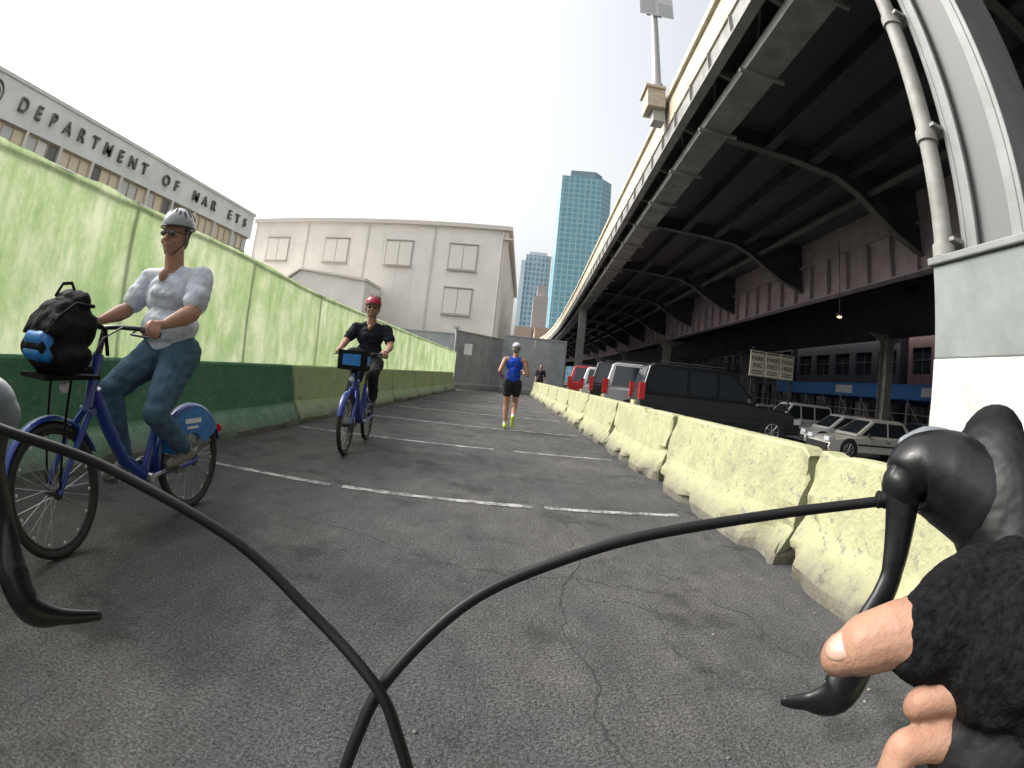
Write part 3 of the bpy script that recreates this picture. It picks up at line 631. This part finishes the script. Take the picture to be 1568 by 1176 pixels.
def legs(F,side,hip,knee,ankle,toe,rt=.095,cover=1.0,lab='pants',shoe='shoe',slack=1.0,sock=None):
    hip=V(hip);knee=V(knee);ankle=V(ankle);toe=V(toe)
    if cover>=1:
        F.cap(hip,knee,rt*slack,.066*slack,lab); m=knee.lerp(ankle,.35); F.cap(knee,m,.064*slack,.062*slack,lab); F.cap(m,ankle.lerp(knee,.12),.062*slack,.05*slack,lab); F.cap(ankle.lerp(knee,.2),ankle,.036,.034,'skin')
    else:
        m=hip.lerp(knee,cover); F.cap(hip,m,rt*1.08,rt*.98,lab); F.cap(hip.lerp(knee,cover*.6),knee,rt*.8,.056,'skin'); c1=knee.lerp(ankle,.33); F.cap(knee,c1,.054,.056,'skin'); F.cap(c1,ankle,.056,.034,'skin')
        if sock: F.cap(ankle.lerp(knee,.12),ankle,.039,.038,sock)
    d=(toe-ankle); fd=V((d.x,d.y,d.z*.6)).normalized(); heel=ankle-fd*.045+V((0,0,-.045)) if toe.z<ankle.z-.02 else ankle-fd*.04
    F.cap(ankle,heel,.036,.036,shoe); F.cap(heel,toe,.036,.030,shoe); F.cap(ankle,toe.lerp(heel,.35),.034,.036,shoe); F.cap(toe,toe+fd*.045,.032,.024,shoe)
def arm(F,sh,el,wr,cover=.65,sl='shirt',r=.048,slr=.062):
    sh=V(sh);el=V(el);wr=V(wr)
    F.cap(sh,el,r*1.05,r*.82,'skin'); m=el.lerp(wr,.3); F.cap(el,m,r*.82,r*.88,'skin'); F.cap(m,wr,r*.88,.026,'skin')
    if cover>0: F.cap(sh,sh.lerp(el,cover),slr,slr*.98,sl)
# ------------------------------------------------------------------ city bike
def bicycle(name,mw,crank,bag=True):
    E=empty(name,mw); WB=1.22
    blue=mat('blue_bike_paint',(.012,.04,.26),.35,coat=.4,var=0); sky_=mat('bright_blue_panel',(.015,.20,.55),.4,vscale=18,col2=(.01,.12,.38)); gr=mat('grey_plastic',(.09,.09,.10),.5,var=0); wh=mat('white_decal',(.7,.72,.75),.4,var=0); refl=mat('spoke_reflector',(.7,.7,.65),.3,var=0)
    b=MB()
    for cx in(0,WB):
        b.torus((cx,0,.335),.31,.025,0,n=64,k=10); b.torus((cx,0,.335),.285,.012,1,n=64,k=8); b.tube([(cx,-.05,.335),(cx,.05,.335)],.03 if cx else .045,1,14)
        for i in range(28):
            a=i*2*math.pi/28; g=.03 if i%2 else -.03; a2=a+.25*(1 if i%4<2 else -1)
            b.tube([(cx+.02*math.cos(a2),g,.335+.02*math.sin(a2)),(cx+.285*math.cos(a),0,.335+.285*math.sin(a))],.0016,2,4)
        for i in range(0,28,2):
            a=i*2*math.pi/28+.1; b.ell((cx+.262*math.cos(a),.006,.335+.262*math.sin(a)),(.010,.004,.010),3,nu=6,nv=4)
    b.build('wheels',[M_black,M_dark,M_steel,refl],E)
    b=MB()
    b.tube([(.90,0,.80),(.80,0,.62),(.66,0,.42),(.47,0,.30)],[.045,.048,.05,.048],0,14,flat=.8)
    b.tube([(.885,0,.98),(.95,0,.70)],.034,0,14)
    b.tube([(.47,0,.30),(.38,0,.52),(.30,0,.74)],[.03,.028,.024],0,12); b.tube([(.30,0,.72),(.24,0,.92)],.014,2,10)
    for g in(-1,1):
        b.tube([(.47,g*.04,.30),(.2,g*.065,.31),(0,g*.07,.335)],.016,0,8); b.tube([(.34,g*.02,.62),(.15,g*.06,.47),(0,g*.07,.335)],.011,0,8)
        b.tube([(.95,g*.03,.70),(1.06,g*.06,.58),(1.17,g*.062,.42),(WB,g*.06,.335)],[.02,.02,.017,.014],0,10)
    b.tube([(.95,-.06,.70),(.95,.06,.70)],.022,0,10)
    b.ell((.18,0,.945),(.10,.085,.03),1); b.tube([(.20,0,.95),(.34,0,.955)],[.055,.022],1,12,flat=.45,round_ends=True)
    b.tube([(.885,0,.98),(.855,0,1.10)],.02,2,10)
    b.tube([(.70,.31,1.10),(.78,.24,1.12),(.86,.12,1.12),(.87,0,1.11),(.86,-.12,1.12),(.78,-.24,1.12),(.70,-.31,1.10)],.012,2,10)
    for g in(-1,1):
        b.tube([(.70,g*.31,1.10),(.79,g*.235,1.12)],.017,1,10); b.tube([(.80,g*.21,1.11),(.86,g*.23,1.09),(.80,g*.32,1.08)],.006,2,6)
        b.tube([(.86,g*.16,1.12),(.97,g*.13,1.06),(1.02,g*.05,.9)],.005,1,6)
    b.build('frame',[blue,gr,M_dark],E)
    b=MB()
    for g in (-1,1): b.box((.735,g*.041,.53),(.16,.004,.03),0,Matrix.Rotation(rad(-55),3,'Y'))
    b.build('decals',[wh],E)
    b=MB()
    for cx,a0,a1 in((0,-.1,2.9),(WB,.35,2.7)):
        n=20;vs=[];fs=[]
        for i in range(n+1):
            a=a0+(a1-a0)*i/n
            for yy,rr in((-.032,.345),(-.02,.36),(.02,.36),(.032,.345)): vs.append((cx+rr*math.cos(a),yy,.335+rr*math.sin(a)))
        for i in range(n):
            for j in range(3): fs.append((i*4+j,i*4+j+1,(i+1)*4+j+1,(i+1)*4+j))
        b.add(vs,fs,0,True)
    for g in(-1,1):
        n=14;vs=[];fs=[]
        for i in range(n+1):
            a=.25+(2.6-.25)*i/n
            for rr in(.17,.342): vs.append((rr*math.cos(a),g*.036,.335+rr*math.sin(a)))
        for i in range(n): fs.append((2*i,2*i+1,2*i+3,2*i+2))
        b.add(vs,fs,1)
        b.bx(-.09,.09,g*.038-.001,g*.038+.001,.57,.60,3); b.bx(-.06,.07,g*.038-.001,g*.038+.001,.535,.55,3)
    b.tube([(-.36,0,.50),(-.37,0,.50)],.03,2,10)
    b.prism([(-.03,.29),(.10,.27),(.42,.22),(.53,.24),(.54,.36),(.44,.39),(.1,.37),(-.03,.38)],lambda a,z,t:V((a,t,z)),-.075,-.055,4)
    b.build('fenders_and_guards',[blue,sky_,mat('red_reflector',(.5,.02,.02),.2,var=0),wh,gr],E)
    b=MB(); c=V((.47,0,.30)); a=rad(crank)
    for g,s in((1,1),(-1,-1)):
        e=c+V((.165*math.cos(a)*s,0,.165*math.sin(a)*s)); b.tube([(c.x,g*.07,c.z),(e.x,g*.09,e.z)],.012,0,8); b.box((e.x,g*.14,e.z),(.1,.09,.022),1)
    b.tube([(.47,-.08,.30),(.47,.08,.30)],.025,0,10); b.torus((.47,-.05,.30),.08,.006,0,n=32)
    b.build('cranks',[M_steel,gr],E)
    ny=mat('black_nylon',(.010,.010,.012),.85,bump=.7,bscale=14,vscale=9,var=.3,spec=.2)
    if bag:
        G=Fig(); G.ell((1.19,0,1.06),(.165,.185,.17),'shirt'); G.ell((1.20,0,.98),(.17,.185,.11),'shirt'); G.cap((1.12,-.06,1.20),(1.12,.06,1.20),.075,.075,'shirt'); G.cap((1.10,.09,1.10),(1.27,.09,1.08),.09,.08,'shirt'); G.cap((1.10,-.09,1.10),(1.27,-.09,1.08),.09,.08,'shirt')
        G.cap((1.31,-.08,1.0),(1.31,.08,1.0),.065,.065,'shirt'); G.cap((1.13,.165,.97),(1.25,.165,.97),.05,.05,'shirt')
        G.cap((1.345,-.055,1.035),(1.345,.075,1.035),.034,.034,'panel'); G.cap((1.345,-.055,.975),(1.345,.075,.975),.034,.034,'panel'); G.cap((1.325,.105,1.03),(1.325,.105,.975),.036,.036,'panel')
        q=G.build('bag_body',.008,{'shirt':ny,'panel':sky_},None,smooth=4,fold=.012); q.parent=E; q.matrix_parent_inverse=Matrix.Identity(4); q.matrix_basis=Matrix.Identity(4)
        b=MB()
        b.tube([(1.1,.0,1.25),(1.14,.0,1.30),(1.2,.0,1.29),(1.24,.0,1.23)],.009,0,6)
        for g in (-1,1): b.tube([(1.07,g*.1,1.15),(.95,g*.12,1.10),(.9,g*.1,.98)],.012,0,6); b.tube([(1.06,g*.13,1.20),(1.2,g*.15,1.20),(1.30,g*.14,1.13),(1.35,g*.12,1.06)],.009,0,6)
        b.bx(.97,1.35,-.13,.13,.865,.885,0); b.tube([(1.15,.1,.87),(WB,.065,.36)],.008,0,6); b.tube([(1.15,-.1,.87),(WB,-.065,.36)],.008,0,6)
    else:
        b=MB()
        for g in(-1,1): b.box((1.06,g*.15,1.03),(.26,.02,.2),0)
        b.box((1.19,0,1.03),(.02,.30,.2),0); b.box((1.06,0,.93),(.26,.3,.02),0); b.box((1.202,0,1.03),(.012,.2,.12),1); b.box((1.06,.163,1.03),(.16,.006,.1),1)
        b.ell((1.06,0,1.08),(.11,.12,.09),0)
    b.tube([(.93,0,.9),(1.1,0,.9)],.02,0,8); b.ell((1.12,0,.82),(.035,.03,.03),2)
    b.build('handlebar_bag',[ny,sky_,wh],E)
    return E
def cyclist(name,mw,crank,cols,belly=0,helmet=(.6,.62,.65),look=(1,0,-.05),B=1.0,cover=.65,neck=1.0):
    F=Fig()
    F.ell((.235,0,1.03),(.135*B,.17*B,.115),'pants'); F.ell((.27+belly*.4,0,1.16),(.12*B+belly,.155*B+belly*.4,.13),'shirt'); F.ell((.30,0,1.34),(.115*B,.170*B,.15),'shirt')
    F.cap((.255,0,1.10),(.27,0,1.22),.135*B,.13*B,'shirt'); F.cap((.30,-.145*B,1.435),(.30,.145*B,1.435),.062*B,.062*B,'shirt'); F.cap((.30,-.07,1.46),(.30,.07,1.46),.06,.06,'shirt')
    F.cap((.315,0,1.46),(.345,0,1.60),.056*B,.052*B,'skin'); F.ell((.30+.097*B,0,1.445),(.030,.032*neck,.04*neck),'skin')
    F.ell((.34,0,1.34),(.09*B,.13*B,.09),'shirt')
    R,P=head(F,(.365,0,1.69),look,s=1.0+.04*(B>1))
    bb=V((.47,0,.30)); a=rad(crank)
    for g,s in((1,1),(-1,-1)):
        ped=bb+V((.165*math.cos(a)*s,g*.14,.165*math.sin(a)*s)); ank=ped+V((-.115,-g*.01,.105)); toe=ped+V((.03,0,.05)); hip=V((.245,g*.095,1.01))
        kn=ik(hip,ank,.455,.43,(1,g*.12,.3)); legs(F,g,hip,kn,ank,toe,rt=.093*B,slack=1.04*(1+.6*(B-1)))
        el=V((.42,g*.29,1.235)); wr=V((.655,g*.285,1.155)); arm(F,(.295,g*.185*B,1.43),el,wr,cover=cover,slr=.068*B,r=.048*B)
        ax=V((.79-.70,(.235-.31)*g,.02)).normalized()
        grip(F,wr,(.74,g*.277,1.108),ax,.017,thumbside=1)
    o=F.build(name,.0065,cols,mw,smooth=4,fold=.010)
    b=MB(); hc=P(-.012,0,.055)
    b.ell(hc,(.132,.102,.108),0,R,nu=32,nv=20,zmin=-.12)
    for yy in(-.072,-.044,-.015,.015,.044,.072):
        for k_ in range(3):
            xx=(-.078,0,.072)[k_]*(1 if abs(yy)<.06 else .7); zz=.108*math.sqrt(max(0,1-(xx/.132)**2-(yy/.102)**2)); nn=V((xx/.132**2,yy/.102**2,zz/.108**2)).normalized()
            q=nn.to_track_quat('Z','X').to_matrix(); b.ell(hc+R@V((xx,yy,zz)),(.031,.0085,.0055),1,R@q,nu=12,nv=6)
    b.tube([hc+R@V((.134*math.cos(t),.103*math.sin(t),-.012)) for t in np.linspace(0,2*math.pi,33)],.006,1,6)
    for g in(-1,1): b.tube([hc+R@V((.03,g*.09,-.02)),P(.01,g*.084,-.05),P(.045,g*.03,-.11)],.004,1,5); b.tube([hc+R@V((-.05,g*.087,-.02)),P(.01,g*.084,-.05)],.004,1,5)
    for g in(-1,1): b.ell(P(.094,g*.031,.004),(.006,.026,.017),2,R,nu=14,nv=8); b.tube([P(.09,g*.056,.008),P(.0,g*.08,.004)],.0025,2,5)
    b.tube([P(.1,-.01,.006),P(.1,.01,.006)],.0025,2,5)
    h=b.build('helmet',[mat(name+'_helmet',helmet,.35,coat=.3,var=0),M_dark,M_glassd],o); h.matrix_parent_inverse=Matrix.Identity(4); h.matrix_basis=Matrix.Identity(4)
    return o
def cloth(n,c): return mat(n,c,.88,var=.14,vscale=8,bump=.6,bscale=12,spec=.25)
EY=mat('eye_dark',(.05,.035,.03),.3,var=0); LIP=mat('lip',(.32,.13,.11),.5,var=0)
GH=mat('grey_hair',(.2,.18,.16),.8,var=.2,vscale=90); BH=mat('brown_hair',(.06,.04,.03),.8,var=0)
mw1=TR((-2.08,2.64,0),-90); bicycle('bicycle',mw1,168,True)
cyclist('cyclist',mw1,168,{'skin':SK,'shirt':cloth('pale_tshirt',(.62,.65,.74)),'pants':cloth('blue_jeans',(.065,.12,.18)),'shoe':mat('grey_shoe',(.22,.20,.19),.7),'hair':GH,'eye':EY,'lip':LIP},belly=.04,helmet=(.38,.40,.43),look=(1,.12,-.08),B=1.21)
S3=Matrix.Scale(1.03,4)
mw2=TR((-2.02,6.5,0),-83.5,S3); bicycle('bicycle.001',mw2,75,False)
cyclist('cyclist.001',mw2,75,{'skin':SK,'shirt':cloth('navy_polo',(.012,.014,.022)),'pants':cloth('dark_trousers',(.02,.022,.025)),'shoe':mat('black_shoe',(.02,.02,.02),.5,var=0),'hair':BH,'eye':EY,'lip':LIP},belly=0,helmet=(.42,.03,.06),look=(1,.1,-.05),cover=.6,B=1.07,neck=.8)
F=Fig()
F.ell((0,0,.93),(.115,.155,.12),'shorts'); F.ell((.01,0,1.08),(.10,.14,.13),'shirt'); F.ell((.03,0,1.27),(.108,.165,.15),'shirt'); F.cap((.0,0,1.0),(.02,0,1.15),.125,.12,'shirt')
F.cap((.035,-.10,1.375),(.035,.10,1.375),.05,.05,'shirt'); F.cap((.035,-.16,1.365),(.035,.16,1.365),.052,.052,'skin'); F.cap((.035,0,1.38),(.055,0,1.50),.055,.052,'skin')
R,P=head(F,(.075,0,1.585),(1,0,-.08),hair=True)
legs(F,1,(0,.085,.90),(.05,.085,.49),(.0,.075,.10),(.14,.075,.035),rt=.092,cover=.45,lab='shorts',sock='sock'); legs(F,-1,(0,-.085,.90),(.13,-.08,.52),(-.20,-.07,.27),(-.17,-.07,.13),rt=.092,cover=.45,lab='shorts',sock='sock')
arm(F,(.035,.19,1.36),(-.12,.27,1.12),(.10,.25,1.04),cover=0); arm(F,(.035,-.19,1.36),(-.02,-.27,1.09),(.20,-.20,1.12),cover=0)
relaxed(F,(.10,.25,1.04),(-.12,.27,1.12),(0,-1,0),(0,0,1),curl=60); relaxed(F,(.20,-.20,1.12),(-.02,-.27,1.09),(0,1,0),(0,0,1),curl=60)
mwr=TR((-.17,9.75,0),90)
ro=F.build('runner',.008,{'skin':SK,'shirt':cloth('royal_blue_singlet',(.01,.06,.42)),'shorts':cloth('black_shorts',(.02,.02,.022)),'shoe':mat('neon_shoe',(.50,.68,.05),.5,var=0),'hair':GH,'eye':EY,'lip':LIP,'sock':mat('white_sock',(.6,.6,.6),.9,var=0)},mwr,fold=.008)
b=MB(); hc=P(-.008,0,.045); b.ell(hc,(.101,.083,.08),0,R,nu=28,nv=16,zmin=-.05); b.ell(hc+R@V((.12,0,-.005)),(.07,.07,.008),0,R)
h=b.build('cap',[mat('white_cap',(.62,.64,.68),.8,var=0)],ro); h.matrix_basis=Matrix.Identity(4)
def ped(name,mw,c1,c2):
    F=Fig(); F.ell((0,0,.95),(.11,.15,.12),'pants'); F.ell((0,0,1.12),(.11,.15,.15),'shirt'); F.ell((0,0,1.32),(.11,.17,.14),'shirt'); F.cap((0,-.15,1.42),(0,.15,1.42),.055,.055,'shirt'); F.cap((0,0,1.42),(.02,0,1.55),.055,.05,'skin')
    head(F,(.03,0,1.63),(1,0,0))
    legs(F,1,(0,.09,.92),(.10,.09,.50),(.12,.09,.09),(.25,.09,.035)); legs(F,-1,(0,-.09,.92),(.0,-.09,.49),(-.17,-.09,.12),(-.06,-.09,.035))
    arm(F,(0,.19,1.40),(-.06,.23,1.13),(.06,.24,.90),cover=.95); arm(F,(0,-.19,1.40),(.03,-.23,1.12),(.16,-.22,.92),cover=.95)
    relaxed(F,(.06,.24,.90),(-.06,.23,1.13),(0,-1,0),(1,0,0)); relaxed(F,(.16,-.22,.92),(.03,-.23,1.12),(0,1,0),(1,0,0))
    F.build(name,.011,{'skin':SK,'shirt':c1,'pants':c2,'shoe':M_black,'hair':BH,'eye':EY,'lip':LIP},mw)
ped('pedestrian',TR((.95,26.5,0),-100),cloth('dark_jacket',(.03,.03,.035)),cloth('dark_trousers',(.02,.022,.025)))
ped('pedestrian.001',TR((2.6,34,0),-80),cloth('blue_jacket',(.05,.08,.15)),cloth('dark_trousers',(.02,.022,.025)))
# ------------------------------------------------------------------ foreground road bike controls
E=empty('road_bicycle_handlebar')
gloss=mat('glossy_black_lever',(.012,.013,.015),.36,vscale=60,coat=.1,var=.25,bump=.15,bscale=90,spec=.35); hoodm=mat('black_rubber_hood',(.009,.009,.010),.5,var=.3,bump=.6,bscale=45,bdist=.006,spec=.35); cab=mat('black_cable_housing',(.008,.008,.009),.5,var=0,spec=.3); silver=mat('lever_cap_grey',(.16,.18,.20),.4,coat=.2,var=0)
def bez(pts,n=8):
    pts=[V(p) for p in pts]; out=[]
    for i in range(len(pts)-1):
        p0=pts[max(0,i-1)];p1=pts[i];p2=pts[i+1];p3=pts[min(len(pts)-1,i+2)]
        for k_ in range(n):
            t=k_/n; out.append(.5*((2*p1)+(-p0+p2)*t+(2*p0-5*p1+4*p2-p3)*t*t+(-p0+3*p1-3*p2+p3)*t**3))
    return out+[pts[-1]]
b=MB()
b.tube(bez([(-.30,.11,1.035),(-.262,.137,1.027),(-.212,.185,1.011),(-.140,.210,.984),(-.090,.208,.953),(-.053,.192,.929),(-.039,.180,.905),(-.026,.161,.865),(-.01,.12,.80)]),.0031,0,14)
b.tube(bez([(.224,.205,1.037),(.152,.235,1.022),(.077,.243,1.006),(.027,.240,.988),(-.014,.228,.966),(-.045,.205,.933),(-.059,.186,.903),(-.067,.158,.856),(-.05,.12,.80)]),.0031,0,14)
b.build('cables',[cab],E)
def loft(b,pts,rs,mi,flat=1,up=None,n=20):
    P_=bez(pts,6); k_=len(pts); R_=list(np.interp(np.linspace(0,k_-1,len(P_)),range(k_),rs)); b.tube(P_,R_,mi,n,flat,up,round_ends=True)
b=MB()
loft(b,[(.262,.115,.985),(.264,.14,1.012),(.268,.163,1.038),(.276,.182,1.058),(.284,.188,1.070)],[.020,.027,.032,.031,.024],0,1.15)
loft(b,[(.258,.17,1.040),(.240,.192,1.050),(.223,.204,1.051),(.214,.206,1.044)],[.029,.027,.022,.014],1)
loft(b,[(.219,.216,1.066),(.230,.208,1.071),(.243,.200,1.073)],[.004,.006,.004],2)
b.tube([(.222,.200,1.038),(.214,.206,1.0365),(.200,.213,1.034)],[.0075,.006,.0045],0,14)
for k_ in range(4):
    c_=V((.2125,.2068,1.0362))+V((-.0035,.0018,-.0006))*k_; b.tube([c_,c_+V((-.0012,.0006,-.0002))],.0066-.0005*k_,0,14)
loft(b,[(.214,.205,1.045),(.213,.200,1.022),(.209,.193,.998),(.204,.19,.985),(.195,.188,.965),(.190,.180,.948),(.181,.176,.933),(.168,.184,.927),(.157,.189,.926)],[.014,.011,.008,.0085,.010,.015,.014,.006,.0035],1,.6,(0,0,1))
b.build('right_brake_lever',[hoodm,gloss,silver],E)
b=MB()
loft(b,[(-.345,.09,.99),(-.338,.11,1.005),(-.33,.13,1.02),(-.335,.14,1.035)],[.02,.024,.024,.016],0,1.1)
loft(b,[(-.31,.135,1.035),(-.294,.15,1.036),(-.286,.156,1.030)],[.018,.015,.011],2)
loft(b,[(-.292,.154,1.028),(-.290,.148,1.003),(-.288,.150,.967),(-.280,.142,.938),(-.266,.142,.920),(-.250,.158,.915),(-.235,.181,.913)],[.012,.007,.007,.015,.013,.006,.0035],1,.7,(0,0,1))
b.build('left_brake_lever',[hoodm,gloss,silver],E)
b=MB(); tape=mat('bar_tape',(.015,.015,.016),.8,var=0)
for g in(-1,1):
    x=.262 if g>0 else .345
    b.tube(bez([(0,-.01,.955),(g*.12,-.01,.955),(g*(x-.05),0,.955),(g*(x-.005),.04,.962),(g*x,.115,.985)]+([(g*x,.155,.96),(g*x,.14,.90),(g*x,.06,.85),(g*x,-.05,.845)] if g>0 else [(g*x,.11,.95),(g*x,.09,.90),(g*x,.04,.86),(g*x,-.05,.845)])),.0145,0,14)
b.tube([(0,-.01,.955),(0,-.11,.95)],.02,0,14)
b.build('drop_bar',[tape],E)
F=Fig()
F.ell((.186,.083,1.0),(.026,.030,.026),'skin'); F.cap((.186,.083,1.0),(.223,.028,.985),.024,.024,'skin')
F.chain([(.175,.100,1.004),(.157,.111,1.005),(.144,.119,1.003),(.134,.125,.998),(.1275,.129,.993)],[.018,.0172,.0140,.0130,.0098],'skin')
F.chain([(.180,.079,.984),(.162,.091,.986),(.1515,.097,.9825)],[.0090,.0084,.0074],'skin')
F.chain([(.182,.074,.964),(.162,.085,.9675),(.1490,.0915,.9655),(.1455,.088,.957)],[.0098,.0092,.0086,.0074],'skin')
F.chain([(.180,.062,.946),(.160,.074,.946),(.1490,.078,.942),(.1470,.073,.933)],[.0093,.0088,.0082,.0072],'skin')
F.chain([(.180,.050,.932),(.162,.062,.930),(.154,.064,.924)],[.0085,.0080,.007],'skin')
SK2=mat('flushed_skin',(.42,.245,.17),.55,vscale=110,bump=.5,bscale=500,bdist=.0008,col2=(.35,.185,.125),spec=.35)
nail=mat('nail',(.47,.31,.24),.3,var=0)
hand=F.build('gloved_hand',.0014,{'skin':SK2},None,smooth=3)
G=Fig(); gl='glove'
G.ell((.186,.083,1.004),(.033,.039,.035),gl); G.cap((.182,.097,1.008),(.223,.028,.985),.029,.035,gl); G.cap((.223,.028,.985),(.25,-.08,.97),.035,.036,gl); G.cap((.25,-.08,.97),(.30,-.35,1.02),.039,.05,'sleeve')
G.cap((.168,.111,1.016),(.215,.112,1.012),.020,.024,gl); G.cap((.188,.090,.985),(.191,.068,.962),.026,.027,'leather'); G.cap((.182,.083,.975),(.184,.066,.945),.018,.021,'leather')
G.cap((.166,.106,1.007),(.158,.1105,1.005),.0235,.0212,gl)
for a_,c_,r_ in(((.184,.078,.984),(.172,.085,.986),.0125),((.184,.073,.964),(.171,.080,.967),.0130),((.182,.061,.946),(.169,.069,.946),.0125),((.182,.05,.932),(.171,.056,.931),.0115)): G.cap(a_,c_,r_,r_*.95,'leather')
q=G.build('glove',.002,{'glove':mat('black_knit_glove',(.011,.011,.012),1.0,bump=.9,bscale=480,bdist=.0012,vscale=300,var=.4,spec=.15),'leather':mat('glove_palm',(.016,.016,.018),.7,bump=.6,bscale=110,spec=.3),'sleeve':mat('dark_sleeve',(.02,.022,.03),.8,var=0)},None,smooth=3,fold=0); q.parent=hand
nr=[v.normal.copy() for v in q.data.vertices]
for i_,vt in enumerate(q.data.vertices):
    c=vt.co.copy(); vt.co=c+nr[i_]*(.0022*noise.noise(V((c.x*90,c.y*60,c.z*110)))+.0015*noise.noise(V((c.x*40,c.y*200,c.z*60))))
b=MB(); dz_=(V((.1275,.129,.993))-V((.134,.125,.998))).normalized(); up_=V((-.35,-.45,.82)); up_=(up_-dz_*up_.dot(dz_)).normalized(); sd_=dz_.cross(up_); Rn=Matrix((dz_,sd_,up_)).transposed()
b.ell(V((.1285,.1284,.9938))+up_*.0074,(.0078,.0062,.0026),0,Rn); b.build('thumb_nail',[nail],hand)
# ------------------------------------------------------------------ world, sun, camera
w=bpy.data.worlds.new("World"); scene.world=w; w.use_nodes=True; nt=w.node_tree; bg=nt.nodes['Background']
sky=nt.nodes.new('ShaderNodeTexSky'); sky.sky_type='NISHITA'; sky.sun_disc=False; SE,SA=42,-80
sky.sun_elevation=rad(SE); sky.sun_rotation=rad(SA); sky.air_density=1.5; sky.dust_density=7; sky.ozone_density=.6
hs=nt.nodes.new('ShaderNodeHueSaturation'); hs.inputs['Saturation'].default_value=.22; hs.inputs['Value'].default_value=2.0
nt.links.new(sky.outputs[0],hs.inputs['Color']); nt.links.new(hs.outputs[0],bg.inputs[0]); bg.inputs[1].default_value=.15
sd=bpy.data.lights.new('sun','SUN'); sd.energy=1.5; sd.angle=rad(10); sd.color=(1,.95,.86); so=bpy.data.objects.new('sun',sd); scene.collection.objects.link(so)
dirv=V((math.sin(rad(SA))*math.cos(rad(SE)),math.cos(rad(SA))*math.cos(rad(SE)),math.sin(rad(SE)))); so.rotation_euler=dirv.to_track_quat('Z','Y').to_euler(); so.location=(0,0,30)
cam=bpy.data.cameras.new("camera"); cam.type='PANO'; cam.lens=10.5; cam.sensor_width=36*10.5/(769/1568*36); cam.clip_start=.01; cam.clip_end=3000
co=bpy.data.objects.new("camera",cam); scene.collection.objects.link(co)
yaw=rad(1.08); pit=rad(-1.09); roll=rad(6)
fw=V((-math.sin(yaw)*math.cos(pit),math.cos(yaw)*math.cos(pit),math.sin(pit))).normalized(); r0=fw.cross(V((0,0,1))).normalized(); u0=r0.cross(fw)
R=r0*math.cos(roll)+u0*math.sin(roll); U=-r0*math.sin(roll)+u0*math.cos(roll)
M=Matrix((R,U,-fw)).transposed().to_4x4(); M.translation=(0,0,1.08); co.matrix_world=M; scene.camera=co
scene.view_settings.view_transform='Standard'; scene.view_settings.look='None'; scene.view_settings.exposure=0
